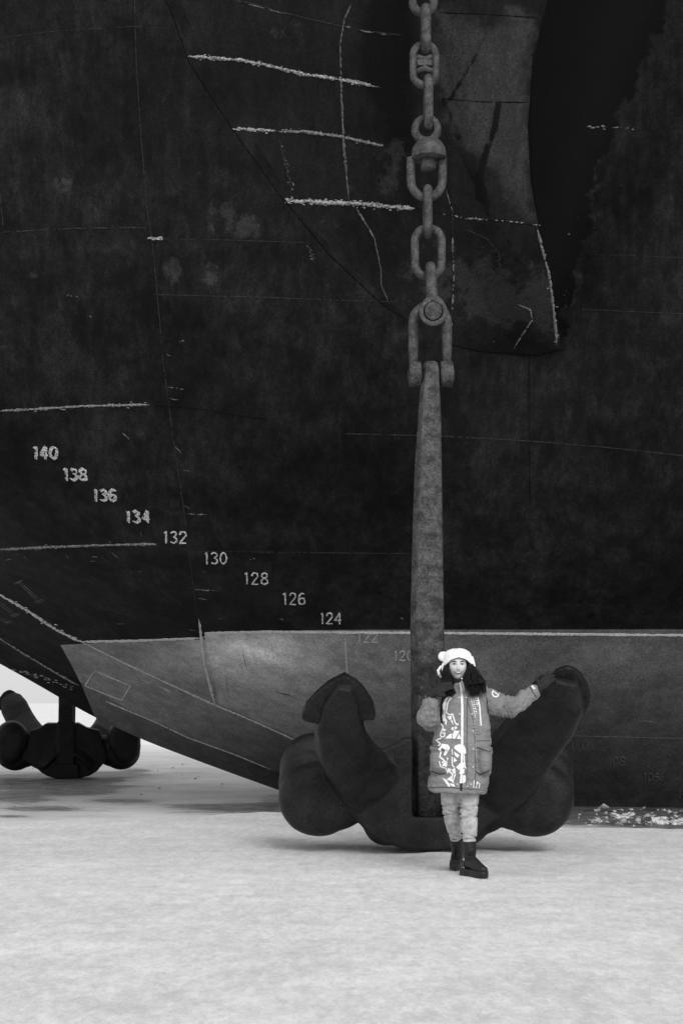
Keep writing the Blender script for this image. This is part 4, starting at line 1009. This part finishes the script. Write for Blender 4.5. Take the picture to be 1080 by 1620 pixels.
for _ in range(70):                                  # loose flyaway curls
    a, b, c, e_ = rng.random(4); q_ = 1 if _ % 2 else -1; x0 = 725+q_*(14+3*a)
    strand(h_, [bp(x0, 1050, -.03), bp(x0+q_*(3+9*b), 1064+6*c, -.07), bp(x0+q_*(2+15*b), 1080+5*c, -.12), bp(x0+q_*(4+16*b*c), 1092+15*e_, -.15)], .0014, .030, 7*e_)
put(h_.build('hair', HAIR), person)
# hat
c0 = HC+Vector((.002, .012, .028)); nU, nV = 64, 18; V = []; 
def rim(th):                                          # th = 0 at the front, positive to the viewer's right
    a = abs(((th+math.pi) % (2*math.pi))-math.pi)
    r_ = np.interp(a, [0, .5, 1.0, 1.45, 1.9, 3.15], [.036, .020, -.016, -.050, -.058, -.06])
    if th > 0 and th < math.pi: r_ += np.interp(a, [0, 1.2, 1.6, 3.1], [0, .006, .004, 0])
    return r_
for j in range(nV+1):
    t = j/nV
    for i in range(nU):
        th = -math.pi+2*math.pi*i/nU; zb = rim(th); flare = 1+.16*(1-t)**2*min(1, abs(math.sin(th))*1.3)
        if t < .55: z_ = zb+(.045-zb)*(t/.55); rr = 1.0
        else: q_ = (t-.55)/.45; z_ = .045+.058*math.sin(q_*math.pi/2); rr = max(.001, math.cos(q_*math.pi/2)**.75)
        V.append(c0+Vector((math.sin(th)*.101*rr*flare, -math.cos(th)*.112*rr*(1+.03*(1-t)), z_)))
Fc = [(j*nU+i, j*nU+(i+1) % nU, (j+1)*nU+(i+1) % nU, (j+1)*nU+i) for j in range(nV) for i in range(nU)]
h2 = MB(); h2.add(V, Fc); hat = h2.build('hat', HAT)
apply_mods(hat, ('SOLIDIFY', dict(thickness=.012, offset=-1)), ('SUBSURF', dict(levels=1, render_levels=1)))
displace(hat, [((18,)*3, .006, 95, 3), ((90,)*3, .0018, 96, 2)]); put(hat, person)
m_ = MB(); m_.ell(bp(700.5, 1038.5, 0), (.036, .022, .037), 20, 14); o = m_.build('hat_ear', HAT); displace(o, [((40,)*3, .003, 97, 2)]); put(o, hat)
m_ = MB(); m_.tube([bp(704, 1052, .0), bp(697, 1055, .0), bp(692.5, 1061, -.0), bp(694, 1067, .0), bp(699, 1071, .0), bp(703, 1072, .0)], [.008, .011, .010, .010, .012, .010], 10); put(m_.build('hat_strap', HAT), hat)
m_ = MB(); m_.tube([bp(702, 1050, -.02), bp(701.5, 1062, -.03), bp(702, 1071, -.03)], [.016, .014, .008], 10, flat=.6); put(m_.build('hat_flap', HAT), hat)
m_ = MB(); m_.tube([bp(743, 1040, -.02), bp(746.5, 1050, -.03), bp(750, 1058.5, -.03)], [.024, .021, .012], 10, flat=.6); put(m_.build('hat_flap', HAT), hat)
m_ = MB(); m_.ell(c0+Vector((.017, -.096, .066)), (.005, .004, .003), 10, 6); put(m_.build('hat_button', BLACKC), hat)
